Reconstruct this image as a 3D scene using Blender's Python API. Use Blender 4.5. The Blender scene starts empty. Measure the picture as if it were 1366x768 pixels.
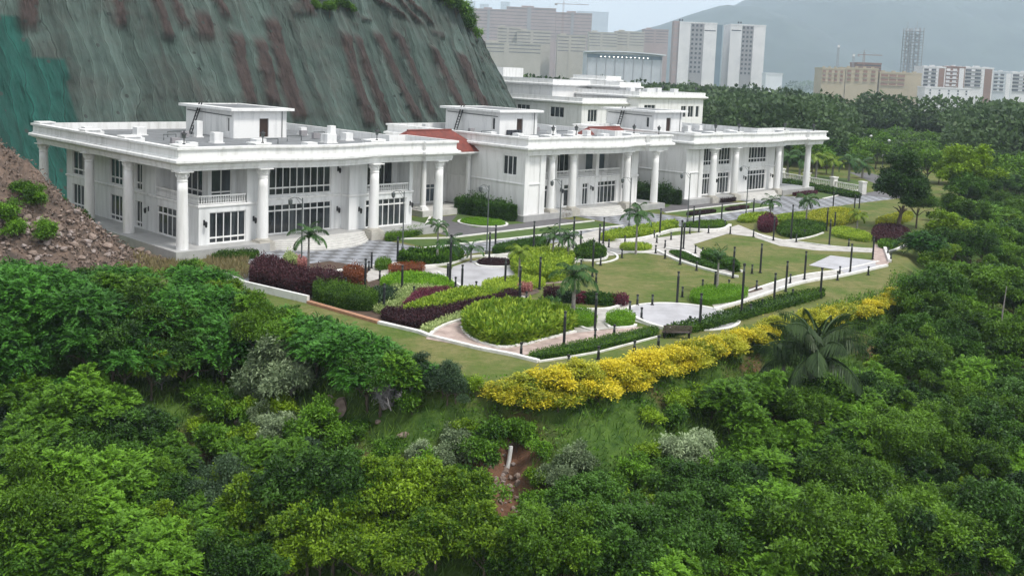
import bpy, math, random
import numpy as np
C = bpy.context.scene
COL = C.collection
rng = np.random.default_rng(7)
random.seed(7)
R = math.radians

# ------------------------------------------------------------------ camera
F, CX, CY = 1380.0, 683.0, 250.0            # focal length and principal point in photo pixels
ROLL, PITCH, H = R(2.3), math.atan(158 / 1380), 20.0
cp, sp, cr, sr = math.cos(PITCH), math.sin(PITCH), math.cos(ROLL), math.sin(ROLL)
cam_d = bpy.data.cameras.new('camera'); cam = bpy.data.objects.new('camera', cam_d); COL.objects.link(cam)
cam_d.sensor_width = 36; cam_d.lens = F / 1366 * 36
cam_d.shift_y = -(384 - CY) / 1366
cam_d.clip_start, cam_d.clip_end = 0.5, 30000
from mathutils import Matrix, Vector
U0 = Vector((0, sp, cp)); FW = Vector((0, cp, -sp)); R0 = Vector((1, 0, 0))
XA = cr * R0 + sr * U0; YA = -sr * R0 + cr * U0
m = Matrix((( XA.x, YA.x, -FW.x, 0), (XA.y, YA.y, -FW.y, 0), (XA.z, YA.z, -FW.z, H), (0, 0, 0, 1)))
cam.matrix_world = m
C.camera = cam

# ------------------------------------------------------------------ sky, sun, exposure
SUN_EL, SUN_AZ = R(60), R(128)              # azimuth clockwise from +Y: light comes from front right
w = bpy.data.worlds.new('World'); C.world = w; w.use_nodes = True
nt = w.node_tree; nt.nodes.clear()
out = nt.nodes.new('ShaderNodeOutputWorld'); bg = nt.nodes.new('ShaderNodeBackground')
sky = nt.nodes.new('ShaderNodeTexSky'); sky.sky_type = 'NISHITA'; sky.sun_disc = False
sky.sun_elevation = SUN_EL; sky.sun_rotation = SUN_AZ; sky.air_density = 1.5; sky.dust_density = 4.0
tc = nt.nodes.new('ShaderNodeTexCoord'); mp = nt.nodes.new('ShaderNodeMapping'); mp.inputs['Scale'].default_value = (1, 1, 3.5)
nz = nt.nodes.new('ShaderNodeTexNoise'); nz.inputs['Scale'].default_value = 2.2; nz.inputs['Detail'].default_value = 6
rp = nt.nodes.new('ShaderNodeValToRGB')     # the cloud deck: pale grey, thicker and thinner
rp.color_ramp.elements[0].position = .3; rp.color_ramp.elements[0].color = (9.3, 9.6, 10.1, 1)
rp.color_ramp.elements[1].position = .72; rp.color_ramp.elements[1].color = (11.9, 12.1, 12.5, 1)
mx = nt.nodes.new('ShaderNodeMix'); mx.data_type = 'RGBA'; mx.inputs[0].default_value = .92
nt.links.new(tc.outputs['Generated'], mp.inputs['Vector']); nt.links.new(mp.outputs[0], nz.inputs['Vector'])
nt.links.new(nz.outputs['Fac'], rp.inputs['Fac'])
nt.links.new(sky.outputs[0], mx.inputs[6]); nt.links.new(rp.outputs[0], mx.inputs[7])
nt.links.new(mx.outputs[2], bg.inputs['Color']); bg.inputs['Strength'].default_value = .05
nt.links.new(bg.outputs[0], out.inputs['Surface'])
sd = bpy.data.lights.new('sun', 'SUN'); sd.energy = 1.5; sd.angle = R(10); sd.color = (1, .96, .9)
so = bpy.data.objects.new('sun', sd); COL.objects.link(so)
so.rotation_euler = Vector((-math.sin(SUN_AZ) * math.cos(SUN_EL), -math.cos(SUN_AZ) * math.cos(SUN_EL), -math.sin(SUN_EL))).to_track_quat('-Z', 'Y').to_euler()
C.view_settings.view_transform = 'Standard'; C.view_settings.look = 'None'
C.view_settings.exposure = 1.22; C.view_settings.gamma = 1.0; C.view_settings.use_curve_mapping = False
C.render.engine = 'CYCLES'
C.cycles.use_denoising = True
C.cycles.max_bounces = 6; C.cycles.diffuse_bounces = 3; C.cycles.glossy_bounces = 2; C.cycles.transmission_bounces = 3
C.cycles.volume_bounces = 2; C.cycles.transparent_max_bounces = 4
C.cycles.sample_clamp_indirect = 6

# ------------------------------------------------------------------ pixel <-> world (real positions on the ground)
def ray(u, v):
    x = (u - CX) / F; y = -(v - CY) / F
    x, y = cr * x - sr * y, sr * x + cr * y
    return np.array([x, cp + sp * y, -sp + cp * y])
def G(u, v, z=0.0):
    d = ray(u, v); t = (z - H) / d[2]
    return np.array([d[0] * t, d[1] * t, z])
def AT(u, v, Y):
    d = ray(u, v); t = Y / d[1]
    return np.array([d[0] * t, Y, H + d[2] * t])
def HZ(u, v, p):
    d = ray(u, v); return H + d[2] * p[1] / d[1]
def PX(p):
    x, y, z = p[0], p[1], p[2] - H
    dz = cp * y - sp * z; yy = (sp * y + cp * z) / dz; xx = x / dz
    return CX + F * (cr * xx + sr * yy), CY - F * (-sr * xx + cr * yy)
TH = R(45.2)
e1 = np.array([math.cos(TH), math.sin(TH)]); e2 = np.array([-e1[1], e1[0]])
OO = G(243, 344.5)[:2]
def W(s, t, z=0.0):
    q = OO + s * e1 + t * e2
    return np.array([q[0], q[1], z])
def ST(x, y):
    q = np.array([x, y]) - OO
    return q @ e1, q @ e2

# ------------------------------------------------------------------ materials
MATS = {}
def mat(name, c1, c2=None, scale=4.0, rough=.7, bump=0.0, bscale=None, metal=0.0, stretch=None, detail=5, coat=0, lo=.35, hi=.65, spec=.4, w=None):
    m = bpy.data.materials.new(name); m.use_nodes = True; n = m.node_tree; b = n.nodes['Principled BSDF']
    b.inputs['Roughness'].default_value = rough; b.inputs['Metallic'].default_value = metal
    b.inputs['Specular IOR Level'].default_value = spec
    if c2 is None: c2 = tuple(x * .8 for x in c1)
    tc = n.nodes.new('ShaderNodeTexCoord'); mp = n.nodes.new('ShaderNodeMapping')
    if stretch: mp.inputs['Scale'].default_value = stretch
    nz = n.nodes.new('ShaderNodeTexNoise'); nz.inputs['Scale'].default_value = scale; nz.inputs['Detail'].default_value = detail; nz.inputs['Roughness'].default_value = .6
    rp = n.nodes.new('ShaderNodeValToRGB')
    rp.color_ramp.elements[0].position = lo; rp.color_ramp.elements[0].color = (*c2, 1)
    rp.color_ramp.elements[1].position = hi; rp.color_ramp.elements[1].color = (*c1, 1)
    n.links.new(tc.outputs['Object'], mp.inputs[0]); n.links.new(mp.outputs[0], nz.inputs['Vector'])
    n.links.new(nz.outputs['Fac'], rp.inputs['Fac']); n.links.new(rp.outputs[0], b.inputs['Base Color'])
    if bump:
        n2 = n.nodes.new('ShaderNodeTexNoise'); n2.inputs['Scale'].default_value = bscale or scale * 3; n2.inputs['Detail'].default_value = 6
        bp = n.nodes.new('ShaderNodeBump'); bp.inputs['Strength'].default_value = bump; bp.inputs['Distance'].default_value = .1
        n.links.new(tc.outputs['Object'], n2.inputs['Vector']); n.links.new(n2.outputs['Fac'], bp.inputs['Height'])
        n.links.new(bp.outputs[0], b.inputs['Normal'])
    MATS[name] = m
    return m
def leafmat(name, dark, light, trans=.22, rough=.5):
    m = bpy.data.materials.new(name); m.use_nodes = True; n = m.node_tree; b = n.nodes['Principled BSDF']
    at = n.nodes.new('ShaderNodeAttribute'); at.attribute_name = 'tint'
    oi = n.nodes.new('ShaderNodeObjectInfo')
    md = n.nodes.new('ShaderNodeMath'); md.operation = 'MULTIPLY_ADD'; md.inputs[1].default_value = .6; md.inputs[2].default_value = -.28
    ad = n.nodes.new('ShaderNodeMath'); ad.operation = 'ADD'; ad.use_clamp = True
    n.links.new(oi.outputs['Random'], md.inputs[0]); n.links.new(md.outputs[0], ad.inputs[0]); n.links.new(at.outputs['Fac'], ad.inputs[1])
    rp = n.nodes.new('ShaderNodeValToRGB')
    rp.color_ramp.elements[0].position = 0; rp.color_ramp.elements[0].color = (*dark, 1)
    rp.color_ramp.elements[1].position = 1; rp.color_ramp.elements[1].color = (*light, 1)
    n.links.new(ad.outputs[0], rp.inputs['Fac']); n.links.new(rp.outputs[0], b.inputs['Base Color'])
    b.inputs['Roughness'].default_value = rough; b.inputs['Specular IOR Level'].default_value = .25
    tr = n.nodes.new('ShaderNodeBsdfTranslucent'); ms = n.nodes.new('ShaderNodeMixShader'); ms.inputs[0].default_value = trans
    n.links.new(rp.outputs[0], tr.inputs['Color'])
    n.links.new(b.outputs[0], ms.inputs[1]); n.links.new(tr.outputs[0], ms.inputs[2])
    n.links.new(ms.outputs[0], n.nodes['Material Output'].inputs['Surface'])
    MATS[name] = m
    return m
M = MATS
mat('white_paint', (.80, .80, .79), (.62, .62, .60), scale=.9, rough=.65, bump=.06, bscale=20, stretch=(1.6, 1.6, .22), lo=.30, hi=.52, detail=8)
mat('white_weathered', (.78, .78, .77), (.52, .53, .53), scale=.8, rough=.7, stretch=(1.5, 1.5, .25), lo=.2, hi=.5)
mat('wall_white', (.76, .77, .77), (.58, .59, .59), scale=.8, rough=.7, stretch=(2, 2, .2), lo=.30, hi=.55, detail=8, bump=.06, bscale=16)
mat('floor_stone', (.42, .42, .41), (.34, .34, .34), scale=1.2, rough=.5)
mat('step_stone', (.62, .61, .58), (.5, .49, .47), scale=1.5, rough=.6)
mat('plinth_stone', (.5, .48, .43), (.38, .36, .32), scale=1.5, rough=.7)
mat('roof_deck', (.22, .23, .24), (.12, .125, .13), scale=.5, rough=.8, lo=.3, hi=.7)
mat('glass', (.075, .088, .095), (.012, .016, .02), scale=.9, rough=.10, spec=.6, stretch=(1, 1, .15), lo=.45, hi=.7)
mat('glass_pale', (.10, .13, .15), (.05, .07, .08), scale=.3, rough=.15, spec=.5)
mat('black_metal', (.018, .019, .022), (.012, .012, .014), rough=.5)
mat('post_paint', (.022, .024, .03), (.014, .015, .018), rough=.45)
mat('grey_metal', (.12, .14, .14), (.09, .1, .1), rough=.5, metal=.3)
mat('door_wood', (.05, .025, .015), (.03, .015, .01), rough=.5)
mat('roof_tile', (.20, .045, .032), (.12, .030, .024), scale=2, rough=.7, bump=.4, bscale=9)
mat('kerb_white', (.72, .71, .68), (.52, .51, .48), scale=1.2, rough=.8, lo=.3, hi=.55)
mat('retaining_white', (.70, .70, .68), (.48, .48, .46), scale=.7, rough=.8, lo=.25, hi=.5)
mat('kerb_brick', (.42, .22, .13), (.3, .17, .11), scale=1.5, rough=.9)
mat('path_stone', (.48, .46, .43), (.28, .26, .24), scale=.8, rough=.75, bump=.1, detail=10, lo=.28, hi=.6)
mat('path_pink', (.46, .36, .32), (.24, .18, .16), scale=1.0, rough=.8, bump=.1, detail=10, lo=.28, hi=.62)
mat('plaza_stone', (.44, .43, .45), (.28, .27, .28), scale=.55, rough=.4, bump=.05, detail=10, lo=.25, hi=.6)
mat('asphalt', (.075, .077, .085), (.055, .056, .062), scale=1.5, rough=.8)
mat('drive_grey', (.13, .125, .13), (.10, .095, .1), scale=1.2, rough=.8)
mat('soil', (.10, .065, .045), (.06, .04, .03), scale=1.5, rough=.95, bump=.5)
mat('red_earth', (.150, .105, .080), (.062, .048, .040), scale=1.1, rough=.95, bump=.8, bscale=3)
mat('rock', (.30, .235, .195), (.16, .115, .095), scale=1.2, rough=.9, bump=.5)
mat('rock_grey', (.36, .31, .29), (.22, .17, .15), scale=1.2, rough=.9, bump=.5)
mat('bark', (.14, .11, .08), (.07, .055, .04), scale=3, rough=.9, stretch=(2, 2, .4))
mat('bark_grey', (.30, .28, .26), (.18, .16, .15), scale=3, rough=.9, stretch=(1, 1, 4))
mat('twig_grey', (.26, .25, .25), (.17, .16, .17), scale=3, rough=.9)
mat('bench_wood', (.10, .075, .06), (.06, .045, .04), scale=3, rough=.7)
mat('lamp_globe', (.75, .76, .74), (.68, .68, .66), rough=.3)
mat('pipe_white', (.75, .75, .74), (.6, .6, .58), rough=.4)
mat('hill_green', (.034, .052, .042), (.012, .022, .020), scale=.006, rough=1, detail=9, bump=0)
for nm, a, b in (('far_pink', (.36, .27, .26), (.31, .24, .23)), ('far_cream', (.42, .39, .34), (.36, .33, .28)), ('far_white', (.72, .70, .70), (.6, .59, .6)),
                 ('far_grey', (.30, .29, .30), (.25, .24, .25)), ('far_shade', (.17, .165, .17), (.12, .12, .125)), ('far_brown', (.25, .14, .10), (.2, .11, .08)), ('far_yellow', (.42, .35, .24), (.36, .30, .20)),
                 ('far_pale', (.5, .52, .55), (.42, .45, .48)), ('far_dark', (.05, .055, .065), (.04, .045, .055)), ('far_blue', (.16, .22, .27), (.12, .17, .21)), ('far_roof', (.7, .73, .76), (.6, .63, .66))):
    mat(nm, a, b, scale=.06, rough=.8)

# lawn: mown grass with paler and greener patches
def lawnmat(name, a, b, c):
    m = mat(name, a, b, scale=.18, rough=.95, bump=.35, bscale=14, lo=.38, hi=.62)
    n = m.node_tree; bs = n.nodes['Principled BSDF']; old = bs.inputs['Base Color'].links[0].from_socket
    nz = n.nodes.new('ShaderNodeTexNoise'); nz.inputs['Scale'].default_value = 2.5; nz.inputs['Detail'].default_value = 8; nz.inputs['Roughness'].default_value = .75
    mr = n.nodes.new('ShaderNodeMapRange'); mr.inputs[1].default_value = .45; mr.inputs[2].default_value = .72; mr.inputs[4].default_value = .75
    mix = n.nodes.new('ShaderNodeMix'); mix.data_type = 'RGBA'; mix.inputs[7].default_value = (*c, 1)
    tc = [x for x in n.nodes if x.type == 'TEX_COORD'][0]
    n.links.new(tc.outputs['Object'], nz.inputs['Vector']); n.links.new(nz.outputs['Fac'], mr.inputs[0]); n.links.new(mr.outputs[0], mix.inputs[0])
    n.links.new(old, mix.inputs[6]); n.links.new(mix.outputs[2], bs.inputs['Base Color'])
    return m
lawnmat('lawn_olive', (.150, .150, .040), (.105, .125, .028), (.085, .115, .022))
lawnmat('lawn_green', (.075, .125, .022), (.055, .10, .018), (.045, .085, .015))
# natural ground of the slope: grass, herbs and bare red earth
mg = lawnmat('slope_ground', (.055, .10, .018), (.035, .06, .014), (.03, .05, .012))

leafmat('leaf_mid', (.012, .050, .004), (.15, .32, .020))
leafmat('leaf_dark', (.007, .030, .004), (.075, .18, .018))
leafmat('leaf_bright', (.026, .080, .004), (.24, .38, .018))
leafmat('leaf_fern', (.008, .042, .005), (.080, .25, .026))
leafmat('leaf_teal', (.012, .034, .014), (.080, .14, .062))
leafmat('leaf_silver', (.06, .10, .04), (.36, .45, .25))
leafmat('leaf_lime', (.11, .21, .012), (.46, .58, .06))
leafmat('leaf_limebox', (.09, .22, .010), (.26, .48, .03))
leafmat('leaf_yellow', (.07, .15, .010), (.72, .60, .035))
leafmat('leaf_gold', (.05, .13, .010), (.48, .48, .04))
leafmat('leaf_purple', (.020, .008, .012), (.085, .030, .038))
leafmat('leaf_maroon', (.06, .015, .025), (.20, .045, .075))
leafmat('leaf_rust', (.10, .03, .012), (.30, .09, .03))
leafmat('leaf_hedge', (.012, .045, .004), (.135, .27, .016))
leafmat('leaf_cream', (.16, .24, .06), (.52, .60, .26))
leafmat('leaf_pink', (.30, .10, .10), (.65, .35, .30))
leafmat('leaf_palm', (.020, .060, .015), (.075, .17, .04), trans=.25, rough=.4)
leafmat('leaf_palmlime', (.06, .12, .012), (.24, .34, .03), trans=.3)
leafmat('leaf_coco', (.010, .028, .008), (.065, .115, .035), trans=.25, rough=.4)
leafmat('leaf_far', (.014, .036, .014), (.085, .145, .050), trans=.25)
leafmat('leaf_grass', (.04, .11, .012), (.20, .32, .05))
leafmat('leaf_dry', (.16, .14, .06), (.34, .28, .14))

# ------------------------------------------------------------------ mesh helpers
class MB:
    def __init__(self): self.v = []; self.f = []
    def add(self, vs, fs):
        k = len(self.v); self.v += [tuple(map(float, p)) for p in vs]; self.f += [tuple(i + k for i in f) for f in fs]
    def box(self, x0, y0, z0, x1, y1, z1):
        self.add([(x0,y0,z0),(x1,y0,z0),(x1,y1,z0),(x0,y1,z0),(x0,y0,z1),(x1,y0,z1),(x1,y1,z1),(x0,y1,z1)],
                 [(0,3,2,1),(4,5,6,7),(0,1,5,4),(1,2,6,5),(2,3,7,6),(3,0,4,7)])
    def obox(self, o, a, b, c):                      # oriented box from corner o with edge vectors
        o, a, b, c = map(np.array, (o, a, b, c))
        self.add([o, o+a, o+a+b, o+b, o+c, o+a+c, o+a+b+c, o+b+c], [(0,3,2,1),(4,5,6,7),(0,1,5,4),(1,2,6,5),(2,3,7,6),(3,0,4,7)])
    def prism(self, pts, z0, z1, bottom=False, inset=0):
        n = len(pts); top = offset(pts, -inset) if inset else pts
        self.add([(p[0], p[1], z0) for p in pts] + [(p[0], p[1], z1) for p in top],
                 [tuple(range(n, 2*n))] + [(i, (i+1) % n, n+(i+1) % n, n+i) for i in range(n)] + ([tuple(range(n-1, -1, -1))] if bottom else []))
    def sweep(self, pts, prof):                      # closed plan outline, profile of (outward offset, z)
        n = len(pts); rings = [[(p[0], p[1], z) for p in offset(pts, d)] for d, z in prof]
        self.add([p for r in rings for p in r], [(k*n+i, k*n+(i+1) % n, (k+1)*n+(i+1) % n, (k+1)*n+i) for k in range(len(prof)-1) for i in range(n)])
    def poly(self, pts, z, up=True):
        n = len(pts); self.add([(p[0], p[1], z) for p in pts], [tuple(range(n)) if up else tuple(range(n-1, -1, -1))])
    def lathe(self, prof, c=(0,0,0), n=16, cap=True):
        vs = []
        for r, z in prof:
            for i in range(n):
                a = 2*math.pi*i/n; vs.append((c[0]+r*math.cos(a), c[1]+r*math.sin(a), c[2]+z))
        fs = [(k*n+i, k*n+(i+1) % n, (k+1)*n+(i+1) % n, (k+1)*n+i) for k in range(len(prof)-1) for i in range(n)]
        if cap: fs += [tuple(range(n-1, -1, -1)), tuple(range((len(prof)-1)*n, len(prof)*n))]
        self.add(vs, fs)
    def tube(self, path, rad, n=7):
        path = [np.array(p, float) for p in path]
        if not hasattr(rad, '__len__'): rad = [rad]*len(path)
        vs = []
        for i, p in enumerate(path):
            d = path[min(i+1, len(path)-1)] - path[max(i-1, 0)]; d = d/(np.linalg.norm(d)+1e-9)
            a = np.cross(d, [0,0,1] if abs(d[2]) < .9 else [1,0,0]); a /= np.linalg.norm(a); b = np.cross(d, a)
            for k in range(n):
                q = 2*math.pi*k/n; vs.append(p + rad[i]*(math.cos(q)*a + math.sin(q)*b))
        fs = [(i*n+k, (i+1)*n+k, (i+1)*n+(k+1) % n, i*n+(k+1) % n) for i in range(len(path)-1) for k in range(n)]
        fs += [tuple(range(n)), tuple(range(len(path)*n-1, (len(path)-1)*n-1, -1))]
        self.add(vs, fs)
    def mesh(self, name, material):
        me = bpy.data.meshes.new(name); me.from_pydata(self.v, [], self.f); me.update()
        if material: me.materials.append(M[material] if isinstance(material, str) else material)
        return me
    def build(self, name, material, parent=None, smooth=False):
        me = self.mesh(name, material)
        if smooth: me.polygons.foreach_set('use_smooth', [True]*len(me.polygons))
        return link(name, me, parent)
def offset(pts, d):
    n = len(pts); res = []
    for i in range(n):
        p0, p1, p2 = (np.array(pts[(i+k) % n], float)[:2] for k in (-1, 0, 1))
        a = p1-p0; b = p2-p1; a /= np.linalg.norm(a)+1e-9; b /= np.linalg.norm(b)+1e-9
        na = np.array([a[1], -a[0]]); nb = np.array([b[1], -b[0]])
        k = 1 + na @ nb
        res.append(tuple(p1 + (na+nb)*d/max(k, .35)))
    return res
def link(name, me, parent=None):
    o = bpy.data.objects.new(name, me); COL.objects.link(o)
    if parent: o.parent = parent
    return o
def tag(o, label=None, cat=None, group=None, kind=None):
    if label: o['label'] = label
    if cat: o['category'] = cat
    if group: o['group'] = group
    if kind: o['kind'] = kind
    return o
def empty(name, loc, label, cat, rz=0.0, group=None):
    o = bpy.data.objects.new(name, None); COL.objects.link(o); o.location = loc; o.rotation_euler = (0, 0, rz)
    return tag(o, label, cat, group)
def copy_tree(o, parent=None):
    c = o.copy(); COL.objects.link(c)
    if parent: c.parent = parent
    for ch in list(o.children): copy_tree(ch, c)
    return c
def quadmesh(name, V, tint, material, tri=False):   # V (n,4,3) -> mesh of n separate faces with a tint each
    n = len(V); k = V.shape[1]; me = bpy.data.meshes.new(name)
    me.vertices.add(n*k); me.vertices.foreach_set('co', np.ascontiguousarray(V, np.float32).ravel())
    me.loops.add(n*k); me.loops.foreach_set('vertex_index', np.arange(n*k, dtype=np.int32))
    me.polygons.add(n); me.polygons.foreach_set('loop_start', np.arange(0, n*k, k, dtype=np.int32))
    try: me.polygons.foreach_set('loop_total', np.full(n, k, np.int32))
    except Exception: pass
    at = me.attributes.new('tint', 'FLOAT', 'FACE'); at.data.foreach_set('value', np.clip(tint, 0, 1).astype(np.float32))
    me.materials.append(M[material] if isinstance(material, str) else material)
    me.update(calc_edges=True); me.validate()
    return me
def nrm(a): return a/(np.linalg.norm(a, axis=-1, keepdims=True)+1e-9)
def leaves(P, D, L, Wd, g=rng, roll=None):          # rhombus leaves at P along D
    n = len(P); D = nrm(D)
    ref = g.normal(size=(n, 3)) if roll is None else roll
    S = nrm(np.cross(D, ref)); L = np.broadcast_to(L, n)[:, None]; Wd = np.broadcast_to(Wd, n)[:, None]
    mid = P + D*L*.45
    return np.stack([P, mid+S*Wd*.5, P+D*L, mid-S*Wd*.5], 1)
def grid_mesh(name, X, Y, Z, material, parent=None, smooth=True, attrs=None):
    nv, nu = X.shape; me = bpy.data.meshes.new(name)
    co = np.stack([X, Y, Z], -1).reshape(-1, 3).astype(np.float32)
    i = np.arange(nv*nu).reshape(nv, nu)
    q = np.stack([i[:-1, :-1], i[:-1, 1:], i[1:, 1:], i[1:, :-1]], -1).reshape(-1, 4)
    me.vertices.add(len(co)); me.vertices.foreach_set('co', co.ravel())
    me.loops.add(q.size); me.loops.foreach_set('vertex_index', q.ravel().astype(np.int32))
    me.polygons.add(len(q)); me.polygons.foreach_set('loop_start', np.arange(0, q.size, 4, dtype=np.int32))
    try: me.polygons.foreach_set('loop_total', np.full(len(q), 4, np.int32))
    except Exception: pass
    me.polygons.foreach_set('use_smooth', np.full(len(q), smooth))
    for k, a in (attrs or {}).items():
        at = me.attributes.new(k, 'FLOAT', 'POINT'); at.data.foreach_set('value', a.ravel().astype(np.float32))
    me.materials.append(M[material] if isinstance(material, str) else material)
    me.update(calc_edges=True)
    return link(name, me, parent)
def vnoise(x, y, seed=0):                            # smooth value noise
    x = np.asarray(x, float); y = np.asarray(y, float)
    xi = np.floor(x).astype(int); yi = np.floor(y).astype(int); fx = x-xi; fy = y-yi
    fx = fx*fx*(3-2*fx); fy = fy*fy*(3-2*fy)
    def h(a, b):
        k = (a*374761393 + b*668265263 + seed*1442695) & 0x7fffffff
        k = ((k ^ (k >> 13))*1274126177) & 0x7fffffff
        return ((k ^ (k >> 16)) & 0xffff)/65535.0
    return (h(xi, yi)*(1-fx)+h(xi+1, yi)*fx)*(1-fy) + (h(xi, yi+1)*(1-fx)+h(xi+1, yi+1)*fx)*fy
def fbm(x, y, seed=0, o=4):
    return sum(vnoise(x*2**k, y*2**k, seed+k)/2**(k+1) for k in range(o))
def inpoly(x, y, poly):
    x = np.asarray(x); y = np.asarray(y); r = np.zeros(x.shape, bool); n = len(poly)
    for i in range(n):
        x0, y0 = poly[i][:2]; x1, y1 = poly[(i+1) % n][:2]
        c = ((y0 > y) != (y1 > y)) & (x < (x1-x0)*(y-y0)/((y1-y0) or 1e-9)+x0)
        r ^= c
    return r
def ccw(pts):
    a = sum(pts[i][0]*pts[(i+1) % len(pts)][1]-pts[(i+1) % len(pts)][0]*pts[i][1] for i in range(len(pts)))
    return pts if a > 0 else pts[::-1]
def smooth_closed(pts, k=2):                         # Chaikin
    pts = [np.array(p, float) for p in pts]
    for _ in range(k):
        q = []
        for i in range(len(pts)):
            a, b = pts[i], pts[(i+1) % len(pts)]; q += [.75*a+.25*b, .25*a+.75*b]
        pts = q
    return pts
def smooth_open(pts, k=2):
    pts = [np.array(p, float) for p in pts]
    for _ in range(k):
        q = [pts[0]]
        for a, b in zip(pts[:-1], pts[1:]): q += [.75*a+.25*b, .25*a+.75*b]
        pts = q+[pts[-1]]
    return pts
# ------------------------------------------------------------------ the ground: garden plateau, planted slope, plain
EDGE = [(-420,440),(-150,445),(0,452),(150,448),(260,425),(330,404),(400,441),(480,482),(560,500),(640,512),(700,513),(760,507),(830,494),(900,478),(1000,441),(1100,410),(1180,388),(1200,345),(1212,312),(1235,290),(1275,262),(1366,240),(1440,232)]
EP = [tuple(G(u, v)[:2]) for u, v in EDGE]
PLAT = ccw(EP + [(190, 315), (110, 350), (20, 360), (-150, 420), (-900, 420), (-900, 120)])
GUL = [np.array(G(u, v, z)[:2]) for u, v, z in ((688,585,-2.2),(672,620,-3.4),(676,655,-4.6),(694,700,-5.6))]
def segdist(x, y, pts, closed=True):
    d = np.full(np.shape(x), 1e9); n = len(pts)
    for i in range(n if closed else n-1):
        ax, ay = pts[i][:2]; bx, by = pts[(i+1) % n][:2]; dx, dy = bx-ax, by-ay
        t = np.clip(((x-ax)*dx+(y-ay)*dy)/(dx*dx+dy*dy+1e-9), 0, 1)
        d = np.minimum(d, np.hypot(x-ax-t*dx, y-ay-t*dy))
    return d
def ground(x, y):
    x = np.asarray(x, float); y = np.asarray(y, float)
    d = segdist(x, y, PLAT); d = np.where(inpoly(x, y, PLAT), 0, d)
    cap = np.interp(y, [100, 160, 300, 520], [13, 10, 14, 30])
    z = -cap*(1-np.exp(-np.maximum(d-.8, 0)*.66/cap*1.15))
    k = np.clip((d-1)/3, 0, 1)
    z = z + k*((fbm(x*.16, y*.16, 3)-.5)*2.6 + (fbm(x*.6, y*.6, 9)-.5)*.7)
    z = z + k*np.clip(d/30, 0, 1)*(20*np.exp(-((x-70)/130)**2-((y-455)/75)**2))
    gd = segdist(x, y, GUL, False)
    z = z - k*1.3*np.exp(-(gd/1.1)**2)
    return z
def spaced(a, b, c, n1, dd, n2):
    return None
xs = np.concatenate([[-8000, -5200, -3600], np.linspace(-2600, -130, 26)[:-1], np.arange(-130, -34, 3.0), np.arange(-34, 44, .55), np.arange(44, 150, 2.2), np.linspace(150, 2600, 40), [3600, 5200, 8000]])
ys = np.concatenate([np.linspace(-200, 30, 10)[:-1], np.arange(30, 92, .55), np.arange(92, 240, 3.0), np.linspace(240, 4200, 70), [5200, 6500, 8200, 9800]])
X, Y = np.meshgrid(xs, ys); Z = ground(X, Y)
dist = segdist(X, Y, PLAT); ins = inpoly(X, Y, PLAT)
wild = np.where(ins, 0, np.clip((dist-.6+(fbm(X*.5, Y*.5, 4)-.5)*1.5)/1.2, 0, 1))
wild = np.where((Y > 260) & (dist > 1), 1, wild)
gd = segdist(X, Y, GUL, False)
bare = np.clip(np.exp(-(gd/(1.0+fbm(X*.8, Y*.8, 44)*.9))**2)*1.6 + np.clip((fbm(X*.22, Y*.22, 21)-.56)*5, 0, .8)*(dist > 2), 0, 1)*(1-ins*1.0)
mt = bpy.data.materials.new('ground_mix'); mt.use_nodes = True; n = mt.node_tree; bs = n.nodes['Principled BSDF']
bs.inputs['Roughness'].default_value = .95; bs.inputs['Specular IOR Level'].default_value = .15
tc = n.nodes.new('ShaderNodeTexCoord')
def ramp(scale, a, b, lo, hi, det=6):
    nz = n.nodes.new('ShaderNodeTexNoise'); nz.inputs['Scale'].default_value = scale; nz.inputs['Detail'].default_value = det; nz.inputs['Roughness'].default_value = .7
    rp = n.nodes.new('ShaderNodeValToRGB'); rp.color_ramp.elements[0].position = lo; rp.color_ramp.elements[1].position = hi
    rp.color_ramp.elements[0].color = (*a, 1); rp.color_ramp.elements[1].color = (*b, 1)
    n.links.new(tc.outputs['Object'], nz.inputs['Vector']); n.links.new(nz.outputs['Fac'], rp.inputs['Fac']); return rp.outputs[0]
def mixc(f, a, b):
    x = n.nodes.new('ShaderNodeMix'); x.data_type = 'RGBA'; n.links.new(f, x.inputs[0]); n.links.new(a, x.inputs[6]); n.links.new(b, x.inputs[7]); return x.outputs[2]
def attr(k):
    a = n.nodes.new('ShaderNodeAttribute'); a.attribute_name = k; return a.outputs['Fac']
nz = n.nodes.new('ShaderNodeTexNoise'); nz.inputs['Scale'].default_value = .16; nz.inputs['Detail'].default_value = 8; nz.inputs['Roughness'].default_value = .7
n.links.new(tc.outputs['Object'], nz.inputs['Vector'])
rr = n.nodes.new('ShaderNodeMapRange'); rr.inputs[1].default_value = .42; rr.inputs[2].default_value = .6; n.links.new(nz.outputs['Fac'], rr.inputs[0])
lawn = mixc(rr.outputs[0], ramp(1.2, (.090,.110,.028), (.22,.195,.085), .30, .72, 9), ramp(1.6, (.046,.088,.014), (.110,.150,.032), .30, .7, 9))
wildc = ramp(.9, (.022,.055,.010), (.080,.140,.026), .35, .65, 8)
earth = ramp(1.3, (.07,.04,.028), (.22,.115,.07), .3, .7, 8)
fin = mixc(attr('bare'), mixc(attr('wild'), lawn, wildc), earth)
n.links.new(fin, bs.inputs['Base Color'])
n2 = n.nodes.new('ShaderNodeTexNoise'); n2.inputs['Scale'].default_value = 6; n2.inputs['Detail'].default_value = 8
bp = n.nodes.new('ShaderNodeBump'); bp.inputs['Strength'].default_value = .5; bp.inputs['Distance'].default_value = .15
n.links.new(tc.outputs['Object'], n2.inputs['Vector']); n.links.new(n2.outputs['Fac'], bp.inputs['Height']); n.links.new(bp.outputs[0], bs.inputs['Normal'])
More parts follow.
